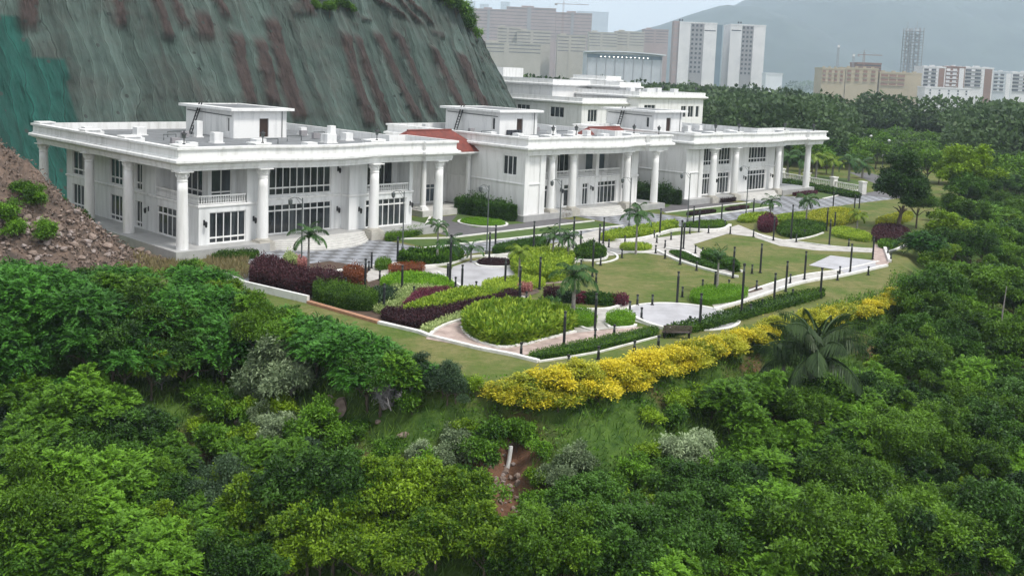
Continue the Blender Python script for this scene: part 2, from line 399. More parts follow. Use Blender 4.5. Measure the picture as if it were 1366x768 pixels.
g_ = grid_mesh('ground', X, Y, Z, mt, attrs={'wild': wild, 'bare': bare}); tag(g_, kind='structure')
def GZ(x, y): return float(ground(np.array([x]), np.array([y]))[0])
def HIT(u, v):                                      # where the view through a photo point meets the ground
    d = ray(u, v); tt = np.concatenate([np.arange(35, 130, .25), np.arange(130, 900, 4)])
    z = H + d[2]*tt - ground(d[0]*tt, d[1]*tt)
    k = np.argmax(z < 0) if (z < 0).any() else len(tt)-1
    return np.array([d[0]*tt[k], d[1]*tt[k], H+d[2]*tt[k]])

# ------------------------------------------------------------------ the cut hillside under netting
su = np.linspace(0, 1, 420); sv = np.linspace(0, 1, 110)
KN = [0, .55, .74, .90, 1]
bs_ = np.interp(su, KN, [-60, 62, 95, 109, 120]); bt_ = np.interp(su, KN, [40, 44, 45, 50, 85])
ts_ = np.interp(su, KN, [-62, 52, 86, 103, 112]); tt_ = np.interp(su, KN, [60, 62, 64, 68, 100])
th_ = np.interp(su, KN, [58, 48, 43, 29, 9])
k = sv[:, None]; kk = k**.80
s_ = bs_[None]*(1-kk)+ts_[None]*kk; t_ = bt_[None]*(1-kk)+tt_[None]*kk; z_ = th_[None]*k - 1.0
uu = np.broadcast_to(su[None]*240, s_.shape); vv = np.broadcast_to(k*60, s_.shape)
P = OO[None, None] + s_[..., None]*e1 + t_[..., None]*e2
VX, VY = PX((P[..., 0], P[..., 1], z_))
def CLUV(u, v):                                     # where on the cut face (along, up) a photo point lies
    i = int(np.argmin((VX-u)**2+(VY-v)**2+1e9*(su[None]+0*VX > .88))); return su[i % 420], sv[i//420]
kf = np.broadcast_to(k, s_.shape); wob = (fbm(vv*.15, uu*0+3.3, 8)-.5)*.006 + (fbm(vv*.9, uu*.6, 18)-.5)*.003
ux = su[None]+wob
strip = np.zeros(s_.shape)
for pa, pb, wd in (((308,42),(330,140),.0052),((340,48),(364,140),.0060),((357,22),(396,160),.0066),((450,43),(494,170),.0064),((467,44),(517,170),.0052),((500,40),(558,160),.0062),((522,40),(578,155),.0052),((575,60),(625,160),.006),((610,70),(650,150),.007),((30,0),(36,42),.006),((208,0),(226,55),.0040),((262,15),(272,55),.006),((232,0),(245,40),.0035),((400,0),(410,22),.0045),((505,0),(540,28),.0045),((530,0),(565,34),.0050),((545,0),(580,34),.004),((150,0),(158,40),.004),((290,0),(300,24),.004)):
    (ua, ka), (ub, kb) = CLUV(*pa), CLUV(*pb); c = ua+(ub-ua)*np.clip((kf-ka)/((kb-ka) or 1e-6), -.1, 1.1); k0, k1 = min(ka, kb)-.01, max(ka, kb)+(.3 if pa[1] < 5 else .01)
    strip = np.maximum(strip, np.clip((wd-np.abs(ux-c))/.0014+.5, 0, 1)*np.clip((kf-k0)/.03, 0, 1)*np.clip((k1-kf)/.03, 0, 1))
strip = np.maximum(strip, np.clip((fbm(uu*1.0, vv*.06, 31)-.66)*5, 0, .4)); strip = np.maximum(strip, np.clip((fbm(uu*.2, vv*.35, 35)-.64)*9, 0, .6)*(kf > CLUV(300, 40)[1]))
strip0 = strip
rel = (fbm(uu*.09, vv*.02, 5)-.5)*4.2 + (fbm(uu*.55, vv*.03, 15)-.5)*1.8 + (fbm(uu*.9, vv*.5, 25)-.5)*.6 + (fbm(uu*.2, vv*.12, 28)-.5)*1.6 - strip0*.9
t_ = t_ + rel*np.clip(k*6, 0, 1); 
P = OO[None, None] + s_[..., None]*e1 + t_[..., None]*e2
teal = np.zeros(s_.shape)
for pl in (((18,18),(46,80),(60,140),(60,190)),((46,79),(87,78),(103,165),(112,200),(50,200))):
    q = [CLUV(*a_) for a_ in pl]
    if pl[0][1] == 18: q = q[:1]+q[1:]+[(q[-1][0], -.1), (-.1, -.1), (-.1, q[0][1])]
    else: q = q[:3]+[(q[3][0], -.1), (q[4][0]-.03, -.1)]
    teal = np.maximum(teal, inpoly(ux, kf, q)*1.0)
mc = bpy.data.materials.new('slope_netting'); mc.use_nodes = True; n = mc.node_tree; bs = n.nodes['Principled BSDF']; bs.inputs['Roughness'].default_value = .9
tc = n.nodes.new('ShaderNodeTexCoord'); au = n.nodes.new('ShaderNodeAttribute'); au.attribute_name = 'along'; av = n.nodes.new('ShaderNodeAttribute'); av.attribute_name = 'up'
cx = n.nodes.new('ShaderNodeCombineXYZ'); n.links.new(au.outputs['Fac'], cx.inputs[0]); n.links.new(av.outputs['Fac'], cx.inputs[1])
def rampv(scale, st, a, b, lo, hi):
    mp = n.nodes.new('ShaderNodeMapping'); mp.inputs['Scale'].default_value = st; n.links.new(cx.outputs[0], mp.inputs[0])
    nz = n.nodes.new('ShaderNodeTexNoise'); nz.inputs['Scale'].default_value = scale; nz.inputs['Detail'].default_value = 8; nz.inputs['Roughness'].default_value = .7
    rp = n.nodes.new('ShaderNodeValToRGB'); rp.color_ramp.elements[0].position = lo; rp.color_ramp.elements[1].position = hi
    rp.color_ramp.elements[0].color = (*a, 1); rp.color_ramp.elements[1].color = (*b, 1)
    n.links.new(mp.outputs[0], nz.inputs['Vector']); n.links.new(nz.outputs['Fac'], rp.inputs['Fac']); return rp.outputs[0]
net = rampv(1.0, (.9, .05, 1), (.026,.046,.041), (.100,.140,.126), .3, .7)
net2 = rampv(1.0, (.10, .14, 1), (.058,.056,.050), (.066,.104,.093), .38, .56)
mxx = n.nodes.new('ShaderNodeMix'); mxx.data_type = 'RGBA'; mxx.inputs[0].default_value = .45; n.links.new(net, mxx.inputs[6]); n.links.new(net2, mxx.inputs[7])
tealc = rampv(1.0, (.5, .12, 1), (.004,.050,.040), (.010,.095,.078), .35, .7)
soil = rampv(1.0, (1.2, .5, 1), (.016,.012,.011), (.070,.048,.042), .3, .7)
c1 = mixc(attr('teal'), mxx.outputs[2], tealc); c2 = mixc(attr('strip'), c1, soil)
# anchor plates dotted over the net
vo = n.nodes.new('ShaderNodeTexVoronoi'); vo.inputs['Scale'].default_value = .36; vo.inputs['Randomness'].default_value = .3; n.links.new(cx.outputs[0], vo.inputs['Vector'])
lt = n.nodes.new('ShaderNodeMath'); lt.operation = 'LESS_THAN'; lt.inputs[1].default_value = .11; n.links.new(vo.outputs['Distance'], lt.inputs[0])
dk = n.nodes.new('ShaderNodeRGB'); dk.outputs[0].default_value = (.035,.045,.04, 1)
# seams where the rolls of netting overlap
sn = n.nodes.new('ShaderNodeTexNoise'); sn.inputs['Scale'].default_value = .12; sn.inputs['Detail'].default_value = 3; n.links.new(cx.outputs[0], sn.inputs['Vector'])
ma = n.nodes.new('ShaderNodeMath'); ma.operation = 'MULTIPLY_ADD'; ma.inputs[1].default_value = 5.0; n.links.new(sn.outputs['Fac'], ma.inputs[0]); n.links.new(au.outputs['Fac'], ma.inputs[2])
mq = n.nodes.new('ShaderNodeMath'); mq.operation = 'MULTIPLY'; mq.inputs[1].default_value = .42; n.links.new(ma.outputs[0], mq.inputs[0])
fr = n.nodes.new('ShaderNodeMath'); fr.operation = 'FRACT'; n.links.new(mq.outputs[0], fr.inputs[0])
sr_ = n.nodes.new('ShaderNodeValToRGB'); ce = sr_.color_ramp; ce.interpolation = 'LINEAR'; ce.elements[0].position = 0; ce.elements[0].color = (.55,.55,.55,1); ce.elements[1].position = 1; ce.elements[1].color = (1.25,1.25,1.25,1)
for ps, vl in ((.05,.62),(.09,1.5),(.15,1.1),(.5,.95),(.9,.85)): e_ = ce.elements.new(ps); e_.color = (vl, vl, vl, 1)
n.links.new(fr.outputs[0], sr_.inputs['Fac'])
fl_ = n.nodes.new('ShaderNodeMath'); fl_.operation = 'FLOOR'; n.links.new(mq.outputs[0], fl_.inputs[0])
wn = n.nodes.new('ShaderNodeTexWhiteNoise'); wn.noise_dimensions = '1D'; n.links.new(fl_.outputs[0], wn.inputs['W'])
wr = n.nodes.new('ShaderNodeValToRGB'); wr.color_ramp.elements[0].color = (.62,.66,.62,1); wr.color_ramp.elements[1].color = (1.3,1.25,1.22,1); n.links.new(wn.outputs['Value'], wr.inputs['Fac'])
mp_ = n.nodes.new('ShaderNodeMix'); mp_.data_type = 'RGBA'; mp_.blend_type = 'MULTIPLY'; mp_.inputs[0].default_value = 1; n.links.new(c1, mp_.inputs[6]); n.links.new(wr.outputs[0], mp_.inputs[7])
ml = n.nodes.new('ShaderNodeMix'); ml.data_type = 'RGBA'; ml.blend_type = 'MULTIPLY'; ml.inputs[0].default_value = .9; n.links.new(mp_.outputs[2], ml.inputs[6]); n.links.new(sr_.outputs[0], ml.inputs[7])
c2 = mixc(attr('strip'), ml.outputs[2], soil)
n.links.new(mixc(lt.outputs[0], c2, dk.outputs[0]), bs.inputs['Base Color'])
nb = n.nodes.new('ShaderNodeTexNoise'); nb.inputs['Scale'].default_value = 1.0; nb.inputs['Detail'].default_value = 8
mpb = n.nodes.new('ShaderNodeMapping'); mpb.inputs['Scale'].default_value = (1.2, .25, 1); n.links.new(cx.outputs[0], mpb.inputs[0]); n.links.new(mpb.outputs[0], nb.inputs['Vector'])
bp = n.nodes.new('ShaderNodeBump'); bp.inputs['Strength'].default_value = 1.0; bp.inputs['Distance'].default_value = 1.0; n.links.new(nb.outputs['Fac'], bp.inputs['Height']); n.links.new(bp.outputs[0], bs.inputs['Normal'])
cl = grid_mesh('netted_hill', P[..., 0], P[..., 1], z_, mc, attrs={'along': uu, 'up': vv, 'strip': strip, 'teal': teal}); tag(cl, kind='structure')
# the hill's top and back behind the cut
X2 = np.stack([P[-1, :, 0]+e2[0]*q for q in (0, 15, 60, 160)]); Y2 = np.stack([P[-1, :, 1]+e2[1]*q for q in (0, 15, 60, 160)])
Z2 = np.stack([z_[-1], z_[-1]+np.clip(z_[-1], 0, 40)*.08, z_[-1]*.9, z_[-1]*0-3])
tag(grid_mesh('hill_top', X2, Y2, Z2, 'slope_ground'), kind='structure')
CLP, CLZ = P, z_
def CLIFF(a, b):                                    # point on the cut face, a along, b up
    i = int(a*419); j = int(b*109); return np.array([CLP[j, i, 0], CLP[j, i, 1], CLZ[j, i]])

# ------------------------------------------------------------------ heap of excavated earth and broken rock, left of the first palace
hx = np.arange(-75, -28.5, .35); hy = np.arange(80, 112, .35); HX, HY = np.meshgrid(hx, hy)
crest = np.interp(HX, [-75, -56, -50, -46, -42, -38.5, -35, -31], [21, 16.4, 13.0, 9.8, 6.0, 3.0, 1.2, -.4])
yc = np.interp(HX, [-75, -46, -31], [99, 97.5, 96.5])
prof = np.where(HY < yc, 1-(yc-HY)/np.interp(HX, [-60, -44, -32], [17, 13, 7]), 1-(HY-yc)/np.interp(HX, [-60, -44, -32], [12, 8.5, 5]))
HZm = crest*np.clip(prof, -.2, 1)**1.0 if False else crest*np.where(prof > 0, prof**.9, prof)
HZm = HZm + (fbm(HX*.5, HY*.5, 41)-.5)*1.5*np.clip(crest/5, .15, 1) + (fbm(HX*1.7, HY*1.7, 43)-.5)*.7 - .25
tag(grid_mesh('earth_mound', HX, HY, HZm, 'red_earth'), kind='structure')
def MZ(x, y):
    j = int(np.clip((y-80)/.35, 0, len(hy)-1)); i = int(np.clip((x+75)/.35, 0, len(hx)-1)); return max(HZm[j, i], 0)

# ------------------------------------------------------------------ hills beyond the plain
def ridge(name, pts, Yd, depth, seed, rough):
    us = np.array([p[0] for p in pts]); wpts = [AT(u, v, Yd) for u, v in pts]
    xw = np.array([p[0] for p in wpts]); zw = np.array([p[2] for p in wpts])
    gx = np.linspace(xw[0], xw[-1], 260); gv = np.linspace(0, 1, 60); zz = np.interp(gx, xw, zw)
    XX = np.broadcast_to(gx[None], (60, 260)); YY = Yd-depth*(1-gv[:, None])+XX*0
    ZZ = (zz[None]+40)*np.sin(gv[:, None]*math.pi/2)**1.15-40
    ZZ = ZZ + (fbm(XX/rough, YY/rough, seed, 5)-.5)*zz.max()*.22*np.sin(gv[:, None]*math.pi)
    XX = np.concatenate([XX, XX[-1:]]); YY = np.concatenate([YY, YY[-1:]+depth]); ZZ = np.concatenate([ZZ, ZZ[-1:]*0-40])
    tag(grid_mesh(name, XX, YY, ZZ, 'hill_green'), kind='structure')
ridge('hills', [(760,60),(830,46),(880,34),(920,20),(960,8),(1000,9),(1040,25),(1080,50),(1120,78),(1180,100),(1260,118)], 4800, 1300, 51, 210)
ridge('hills', [(900,45),(960,18),(990,2),(1030,-18),(1080,-34),(1150,-40),(1230,-46),(1330,-38),(1450,-50),(1600,-20)], 5600, 1800, 61, 300)
ridge('hills', [(560,52),(640,44),(720,48),(800,52),(880,40),(960,50)], 9000, 1000, 71, 400)

# ------------------------------------------------------------------ the hazy air
hb = MB(); hb.box(-8200, -220, -45, 8200, 9900, 1000)
hz = hb.build('haze', None); tag(hz, kind='stuff')
hm = bpy.data.materials.new('haze_air'); hm.use_nodes = True; n = hm.node_tree; n.nodes.remove(n.nodes['Principled BSDF'])
pv = n.nodes.new('ShaderNodeVolumePrincipled'); pv.inputs['Color'].default_value = (.74, .86, 1, 1); pv.inputs['Density'].default_value = .00017; pv.inputs['Anisotropy'].default_value = .1
n.links.new(pv.outputs[0], n.nodes['Material Output'].inputs['Volume']); hz.data.materials.append(hm)
# ------------------------------------------------------------------ white palaces with giant columns
def bld(s0, t0, label, cat='palace', name='white_palace'):
    o = empty(name, W(s0, t0), label, cat, TH)
    o['o_s'] = s0; o['o_t'] = t0
    return o
class LB(MB):                                        # mesh in the palace row's (along, back) coordinates, re-based to its building
    def make(self, name, material, b, parent=None, smooth=False):
        s0, t0 = b['o_s'], b['o_t']
        self.v = [(x-s0, y-t0, z) for x, y, z in self.v]
        return self.build(name, material, parent or b, smooth)
def wall_edge(mb, p, q, z0, z1, ops, depth=.28):     # a wall face from p to q with real openings and reveals
    p, q = np.array(p, float), np.array(q, float); L = np.linalg.norm(q-p); d = (q-p)/L; nin = np.array([-d[1], d[0]])
    xs = sorted({0, L, *[o[0] for o in ops], *[o[1] for o in ops]}); zs = sorted({z0, z1, *[o[2] for o in ops], *[o[3] for o in ops]})
    pt = lambda a, z, k=0: (*(p+d*a+nin*k), z)
    for i in range(len(xs)-1):
        for j in range(len(zs)-1):
            xm, zm = (xs[i]+xs[i+1])/2, (zs[j]+zs[j+1])/2
            if any(o[0] < xm < o[1] and o[2] < zm < o[3] for o in ops): continue
            mb.add([pt(xs[i], zs[j]), pt(xs[i+1], zs[j]), pt(xs[i+1], zs[j+1]), pt(xs[i], zs[j+1])], [(0, 1, 2, 3)])
    for a0, a1, b0, b1 in ops:
        c = [(a0, b0), (a1, b0), (a1, b1), (a0, b1)]
        for k in range(4):
            u, v = c[k], c[(k+1) % 4]
            mb.add([pt(*u), pt(*v), pt(*v, depth), pt(*u, depth)], [(0, 1, 2, 3)])
def window(b, p, q, a0, a1, z0, z1, ncol, tr=None, name='window', depth=.2, glass='glass', fr=.10):
    p, q = np.array(p, float), np.array(q, float); d = (q-p)/np.linalg.norm(q-p); nin = np.array([-d[1], d[0]])
    mb = LB()
    def bar(x0, x1, y0, y1, k0, k1):
        o = p+d*x0+nin*k0
        mb.obox((*o, y0), (*(d*(x1-x0)), 0), (*(nin*(k1-k0)), 0), (0, 0, y1-y0))
    bar(a0, a0+fr, z0, z1, depth-.08, depth+.05); bar(a1-fr, a1, z0, z1, depth-.08, depth+.05)
    bar(a0+fr, a1-fr, z1-fr, z1, depth-.08, depth+.05); bar(a0+fr, a1-fr, z0, z0+fr, depth-.08, depth+.05)
    for i in range(1, ncol):
        x = a0+(a1-a0)*i/ncol; bar(x-.045, x+.045, z0+fr, z1-fr, depth-.06, depth+.04)
    if tr: bar(a0+fr, a1-fr, tr-.08, tr+.08, depth-.065, depth+.045)
    f = mb.make(name, 'white_paint', b)
    gb = LB(); o = p+d*(a0+.02)+nin*(depth+.02); gb.obox((*o, z0+.02), (*(d*(a1-a0-.04)), 0), (*(nin*.015), 0), (0, 0, z1-z0-.04))
    gb.make('glass_pane', glass, b, f)
    return f
def edge_ops(p, q, spec):
    # spec in absolute s (front edges) or t (side edges) -> along-edge metres
    ax = 0 if abs(q[0]-p[0]) > abs(q[1]-p[1]) else 1
    r = []
    for a, c, z0, z1, *rest in spec:
        x0, x1 = sorted((abs(a-p[ax]), abs(c-p[ax]))); r.append((x0, x1, z0, z1, *rest))
    return r
def storey(b, pts, z0, z1, ops, glass='glass'):
    mb = LB(); n = len(pts)
    for i in range(n):
        p, q = pts[i], pts[(i+1) % n]; o = edge_ops(p, q, ops.get(i, []))
        wall_edge(mb, p, q, z0, z1, [x[:4] for x in o])
        for a0, a1, y0, y1, *rest in o:
            nc = rest[0] if rest else 4; tr = rest[1] if len(rest) > 1 else None; nm = rest[2] if len(rest) > 2 else 'window'
            if nm != 'void': window(b, p, q, a0, a1, y0, y1, nc, tr, nm, glass=rest[3] if len(rest) > 3 else glass)
    return mb
CAPP = [(.60, 0), (.66, .06), (.60, .12), (.61, .34), (.69, .44), (.64, .48), (.66, .72), (.84, .88), (.84, .95)]
def column(b, s, t, zb=0.0, zt=8.72, r=.60, ped=.55):
    c = LB(); k = r/.60; z0 = zb+ped
    shaft = [(r*1.0, z0+.30)] + [(r*(1-.17*f**1.6), z0+.34+(zt-1.05*k-z0-.34)*f) for f in np.linspace(0, 1, 8)]
    c.lathe(shaft, (s, t, 0), 24)
    o = c.make('column', 'white_paint', b, smooth=False)
    for p in o.data.polygons: p.use_smooth = len(p.vertices) == 4
    q = LB(); e = r*1.55
    if ped > .05: q.box(s-e, t-e, zb-.02, s+e, t+e, z0-.06)
    q.box(s-e*.86, t-e*.86, z0-.06, s+e*.86, t+e*.86, z0+.08)
    q.lathe([(r*1.28, z0+.08), (r*1.34, z0+.14), (r*1.28, z0+.2), (r*1.1, z0+.23), (r*1.15, z0+.28), (r*1.02, z0+.33)], (s, t, 0), 24)
    q.make('column_base', 'plinth_stone' if ped > .3 else 'white_paint', b, o)
    h = LB(); z1 = zt-1.06*k
    h.lathe([(a*k*.84, z1+y*k) for a, y in CAPP], (s, t, 0), 20)
    for i in range(8):                               # acanthus-like leaves round the bell
        an = i*math.pi/4; ca, sa = math.cos(an), math.sin(an); x, y = s+ca*.60*k, t+sa*.60*k
        h.obox((x-.08*k*-sa, y-.08*k*ca, z1+.50*k), (-sa*.16*k, ca*.16*k, 0), (ca*.05*k, sa*.05*k, 0), (ca*.07*k, sa*.07*k, .26*k))
    h.box(s-.80*k, t-.80*k, z1+.95*k, s+.80*k, t+.80*k, zt)
    h.make('column_capital', 'white_paint', b, o)
    return o
ENT = [(-.55, 9.05), (-.55, 8.72), (.55, 8.72), (.55, 8.95), (.62, 8.98), (.62, 9.28), (.75, 9.34), (.95, 9.40), (1.10, 9.52), (1.32, 9.60), (1.32, 9.84), (1.22, 9.92), (1.0, 9.98), (1.0, 10.05),
       (.90, 10.1), (.90, 10.78), (1.0, 10.84), (1.10, 10.88), (1.10, 11.1), (.55, 11.12), (.55, 10.2)]
def arcpts(sa, sb, t, sag, n=14, drop=True):
    c = abs(sb-sa); r = (c*c/4+sag*sag)/(2*sag); m_ = (sa+sb)/2; ang = math.asin(min(1, c/2/r))
    return [(m_+r*math.sin(a), t+(r-sag)-r*math.cos(a)+0.0) for a in np.linspace(-ang, ang, n)]
def roof(b, path, piers, mat_='white_paint'):
    mb = LB(); mb.sweep(path, ENT); mb.make('entablature', mat_, b)
    d = LB(); d.poly(offset(path, .552), 10.2); d.make('roof_deck', 'roof_deck', b)
    sf = LB(); sf.poly(offset(path, -.55), 9.05, False); sf.make('soffit', 'white_paint', b)
    for (s, t) in piers:
        p = LB(); p.box(s-.85, t-.85, 10.06, s+.85, t+.85, 11.22); p.box(s-.95, t-.95, 11.22, s+.95, t+.95, 11.34); p.make('parapet_pier', mat_, b)
def balustrade(b, p, q, z, name='balustrade', h=.95):
    p, q = np.array(p, float), np.array(q, float); L = np.linalg.norm(q-p); d = (q-p)/L; nn = np.array([-d[1], d[0]])*.09
    mb = LB()
    for y0, y1 in ((z, z+.14), (z+h-.16, z+h)): mb.obox((*(p-nn), y0), (*(d*L), 0), (*(2*nn), 0), (0, 0, y1-y0))
    k = int(L/.27)
    for i in range(k):
        c = p+d*(L*(i+.5)/k); mb.lathe([(.05, 0), (.085, .18), (.045, .38), (.06, h-.3)], (c[0], c[1], z+.14), 6, False)
    return mb.make(name, 'white_paint', b)
def band(b, pts, z, h=.28, out=.12, name='moulding'):
    mb = LB(); mb.sweep(pts, [(-.05, z), (out*.6, z), (out, z+h*.3), (out, z+h*.8), (out*.5, z+h), (-.05, z+h)]); return mb.make(name, 'white_paint', b)
def stairs(b, sa, sb, t, sag, n=5, top=.9):
    st = LB()
    for k in range(n):
        a = arcpts(sa-.12*k, sb+.12*k, t, sag+.42*k, 16); st.prism(ccw(a+[(sb+.12*k, t+.4+.003*k), (sa-.12*k, t+.4+.003*k)]), -.05, top-.18*k-.004)
    st.make('stair', 'step_stone', b)
def penthouse(b, s0, s1, t0, t1, zt=13.9):
    pts = [(s0, t0), (s1, t0), (s1, t1), (s0, t1)]
    mb = storey(b, pts, 10.2, zt-.35, {0: [(s0+3.6, s0+4.9, 10.3, 12.6, 1, None, 'void')], 3: [(t0+1.0, t0+1.7, 10.9, 12.7, 1)]})
    mb.make('penthouse_wall', 'white_weathered', b)
    dr = LB(); dr.box(s0+3.6, t0+.2, 10.3, s0+4.9, t0+.28, 12.6); dr.make('door', 'door_wood', b)
    rf = LB(); rf.sweep([(s0, t0), (s1, t0), (s1, t1), (s0, t1)], [(-.2, zt-.36), (.15, zt-.36), (.7, zt-.34), (.7, zt-.02), (.5, zt), (-.3, zt), (-.3, zt-.1)])
    r2 = rf.make('penthouse_roof', 'white_paint', b)
    dk = LB(); dk.poly([(s0+.3, t0+.3), (s1-.3, t0+.3), (s1-.3, t1-.3), (s0+.3, t1-.3)], zt-.1); dk.make('roof_deck', 'roof_deck', b, r2)
    ld = LB()                                        # roof ladder leaning on the side wall
    y = t1-4.2
    for dy in (0, .6): ld.tube([(s0-1.5, y+dy, 10.2), (s0-.05, y+dy, zt+.3)], .085, 6)
    for i in range(9):
        f = (i+.6)/9.5; x = s0-1.5+1.45*f; z = 10.2+(zt+.1-10.2)*f; ld.tube([(x, y, z), (x, y+.6, z)], .055, 5)
    ld.make('ladder', 'black_metal', b)
    pp = LB(); pp.tube([(s0-.08, t0+.4, zt-1.0), (s0-.08, t1-.5, zt-.8)], .06, 6); pp.make('pipe', 'grey_metal', b); pp = LB(); pp.tube([(s1-.7, t0-.08, 10.2), (s1-.7, t0-.08, zt-.4)], .05, 6); pp.make('pipe', 'grey_metal', b)
def roof_blocks(b, lst):
    for s, t, w_, h in lst:
        w_ *= .68; h *= .62
        m_ = LB(); m_.box(s-w_/2-.12, t-w_/2-.12, 10.2, s+w_/2+.12, t+w_/2+.12, 10.32); m_.box(s-w_/2, t-w_/2, 10.32, s+w_/2, t+w_/2, 10.2+h); m_.make('roof_block', 'white_weathered', b)
def wall_lantern(b, p, nx, z):
    m_ = LB(); x, y = p; ox, oy = nx
    m_.tube([(x, y, z), (x+ox*.3, y+oy*.3, z+.15), (x+ox*.42, y+oy*.42, z+.05)], .03, 5)
    m_.lathe([(.02, .3), (.16, .16), (.13, -.25), (.05, -.35)], (x+ox*.42, y+oy*.42, z-.1), 6)
    m_.box(x-.07-abs(oy)*.03, y-.07, z-.25, x+.07, y+.07, z+.3); m_.make('wall_lantern', 'black_metal', b)
def parapet_lamp(s, t, label, z=11.12):
    o = empty('parapet_lantern', W(s, t, z), label, 'lantern', TH, 'lanterns on the palace parapets')
    m_ = MB(); m_.lathe([(.16, 0), (.16, .08), (.05, .12), (.05, .55)], (0, 0, 0), 8); m_.build('lamp_stem', 'black_metal', o)
    m_ = MB(); m_.lathe([(.06, .55), (.17, .62), (.24, .98), (.2, 1.0)], (0, 0, 0), 6); m_.build('lamp_glass', 'grey_metal', o)
    m_ = MB(); m_.lathe([(.34, 1.0), (.3, 1.06), (.08, 1.2), (.05, 1.34), (.01, 1.4)], (0, 0, 0), 8); m_.build('lamp_cap', 'black_metal', o)
    return o

# ---- first palace (nearest, left)
b1 = bld(0, 0, 'nearest white two storey palace with giant columns, beside the earth heap', 'palace')
mb = LB(); mb.prism(ccw([(-1.3, -1.3), (9.2, -1.3), (9.2, .1), (23, .1), (23, -1.3), (32.2, -1.3), (32.2, 7.5), (30.9, 7.5), (30.9, 36), (-1.3, 36)]), -.1, .9); mb.make('terrace', 'floor_stone', b1)
Pg = [(2.3, 1.0), (9.6, 1.0), (9.6, 3.0), (21.2, 3.0), (21.2, 1.4), (30.5, 1.4), (30.5, 34), (2.3, 34)]
mb = storey(b1, Pg, .9, 5.0, {0: [(3.5, 7.7, .95, 4.2, 5, 1.55)], 2: [(11.6, 19.9, .95, 4.2, 9, 3.5)], 4: [(23.6, 29.6, .95, 4.2, 7, 3.5)],
    7: [(28.1, 32.3, .95, 4.0, 4, 1.5), (18.5, 21.8, .95, 3.9, 3, 1.5), (13.6, 15.2, .95, 3.9, 2, 1.5), (4.8, 10.1, .95, 4.0, 5, 3.2)]})
mb.make('wall', 'wall_white', b1)
Pu = [(4.6, 10.4), (4.6, 3.4), (7.8, 3.4), (7.8, 1.0), (9.6, 1.0), (9.6, 3.0), (21.2, 3.0), (21.2, 1.4), (23.7, 1.4), (23.7, 3.8), (30.0, 3.8), (30.0, 1.4), (30.5, 1.4), (30.5, 34), (2.3, 34), (2.3, 10.4)]
mb = storey(b1, Pu, 5.0, 9.1, {0: [(4.6, 9.6, 5.2, 8.3, 4, 5.9)], 1: [(5.0, 7.4, 5.2, 8.3, 2, 5.9)], 5: [(11.7, 19.8, 5.2, 8.5, 9, 6.0)], 9: [(24.3, 29.4, 5.1, 8.3, 4)],
    14: [(28.1, 32.3, 4.9+.2, 8.0, 3, 5.8), (18.5, 21.8, 5.1, 8.0, 3, 5.9), (13.6, 15.2, 5.1, 8.0, 2, 5.9)]})
mb.make('wall', 'wall_white', b1)
fl = LB(); fl.poly(Pg, 5.0); fl.make('balcony_floor', 'floor_stone', b1)
band(b1, Pg, 4.72)
balustrade(b1, (2.45, 10.3), (2.45, 1.15), 5.02); balustrade(b1, (2.55, 1.15), (7.7, 1.15), 5.02); balustrade(b1, (23.8, 1.55), (29.9, 1.55), 5.02)
for s, t in ((0, 11.9), (0, 21.9), (0, 35.2)): column(b1, s, t, 0, ped=.5)
column(b1, 0, 0, 0, ped=.5)
for s, t in ((8.9, -.3), (23.2, -.6), (33.0, -.5), (33.0, 6.2)): column(b1, s, t, 0, ped=1.0 if s < 30 else .6)
stairs(b1, 9.9, 22.2, -.4, 2.0)
RP = [(0, 0), (8.6, 0)] + arcpts(9.4, 22.8, 0, 1.4) + [(23.6, 0), (31.0, 0), (31.0, -.5), (34.0, -.5), (34.0, 7.4), (31.4, 7.4), (31.4, 35.2), (0, 35.2)]
roof(b1, RP, [(0.1, 0.1), (.1, 11.9), (.1, 21.9), (.1, 35.0), (8.6, .1), (23.4, .1)])
penthouse(b1, 16.3, 23.8, 18.6, 30.5)
roof_blocks(b1, [(1.4+a, c, d_, h) for a, c, d_, h in ((2, 4.5, 1.3, 1.5), (9.5, 4, 1.8, 1.9), (15.5, 3.2, 1.9, 1.2), (1.2, 15, 1.4, 1.1), (3, 9, 1.2, 1.1), (9.5, 13, 1.6, 2.0), (11.8, 21.5, 1.1, 3.2), (22.5, 9.5, 2.0, 1.8), (22.8, 9.4, 1.1, 3.4), (26, 4.5, 2.2, 1.3), (6.5, 26, 1.8, 1.6), (0.5, 24, 1.6, 1.2), (27, 12, 1.6, 1.6), (1.8, 30, 1.5, 1.3), (27, 22, 1.3, 1.6))])
for p, nx, z in (((10.9, 3.0), (0, -1), 3.2), ((20.7, 3.0), (0, -1), 3.2), ((20.7, 3.0), (0, -1), 7.8), ((2.9, 1.0), (0, -1), 3.2), ((8.6, 1.0), (0, -1), 3.2), ((22.6, 1.4), (0, -1), 3.2), ((30.2, 1.4), (0, -1), 3.4), ((2.3, 12.0), (-1, 0), 3.3), ((2.3, 16.5), (-1, 0), 3.3)): wall_lantern(b1, p, nx, z)
def roof_gear(b, lst):
    for s, t, k in lst:
        m_ = LB()
        if k: m_.tube([(s, t, 10.25), (s, t, 10.9), (s+k, t, 10.9), (s+k, t, 10.3)], .07, 6)
        else: m_.box(s, t, 10.3, s+.9, t+.5, 11.0)
        m_.make('roof_pipe' if k else 'roof_unit', 'grey_metal' if k else 'far_grey', b)
roof_gear(b1, [(9.5, 22, 2.2), (10.6, 20.5, 0), (26.3, 19, 0), (27.2, 17.5, 1.6), (25.5, 15, 0), (13.5, 9, 3.0), (5, 12, 0), (20, 12.5, 2.0), (7, 18, 1.5)])
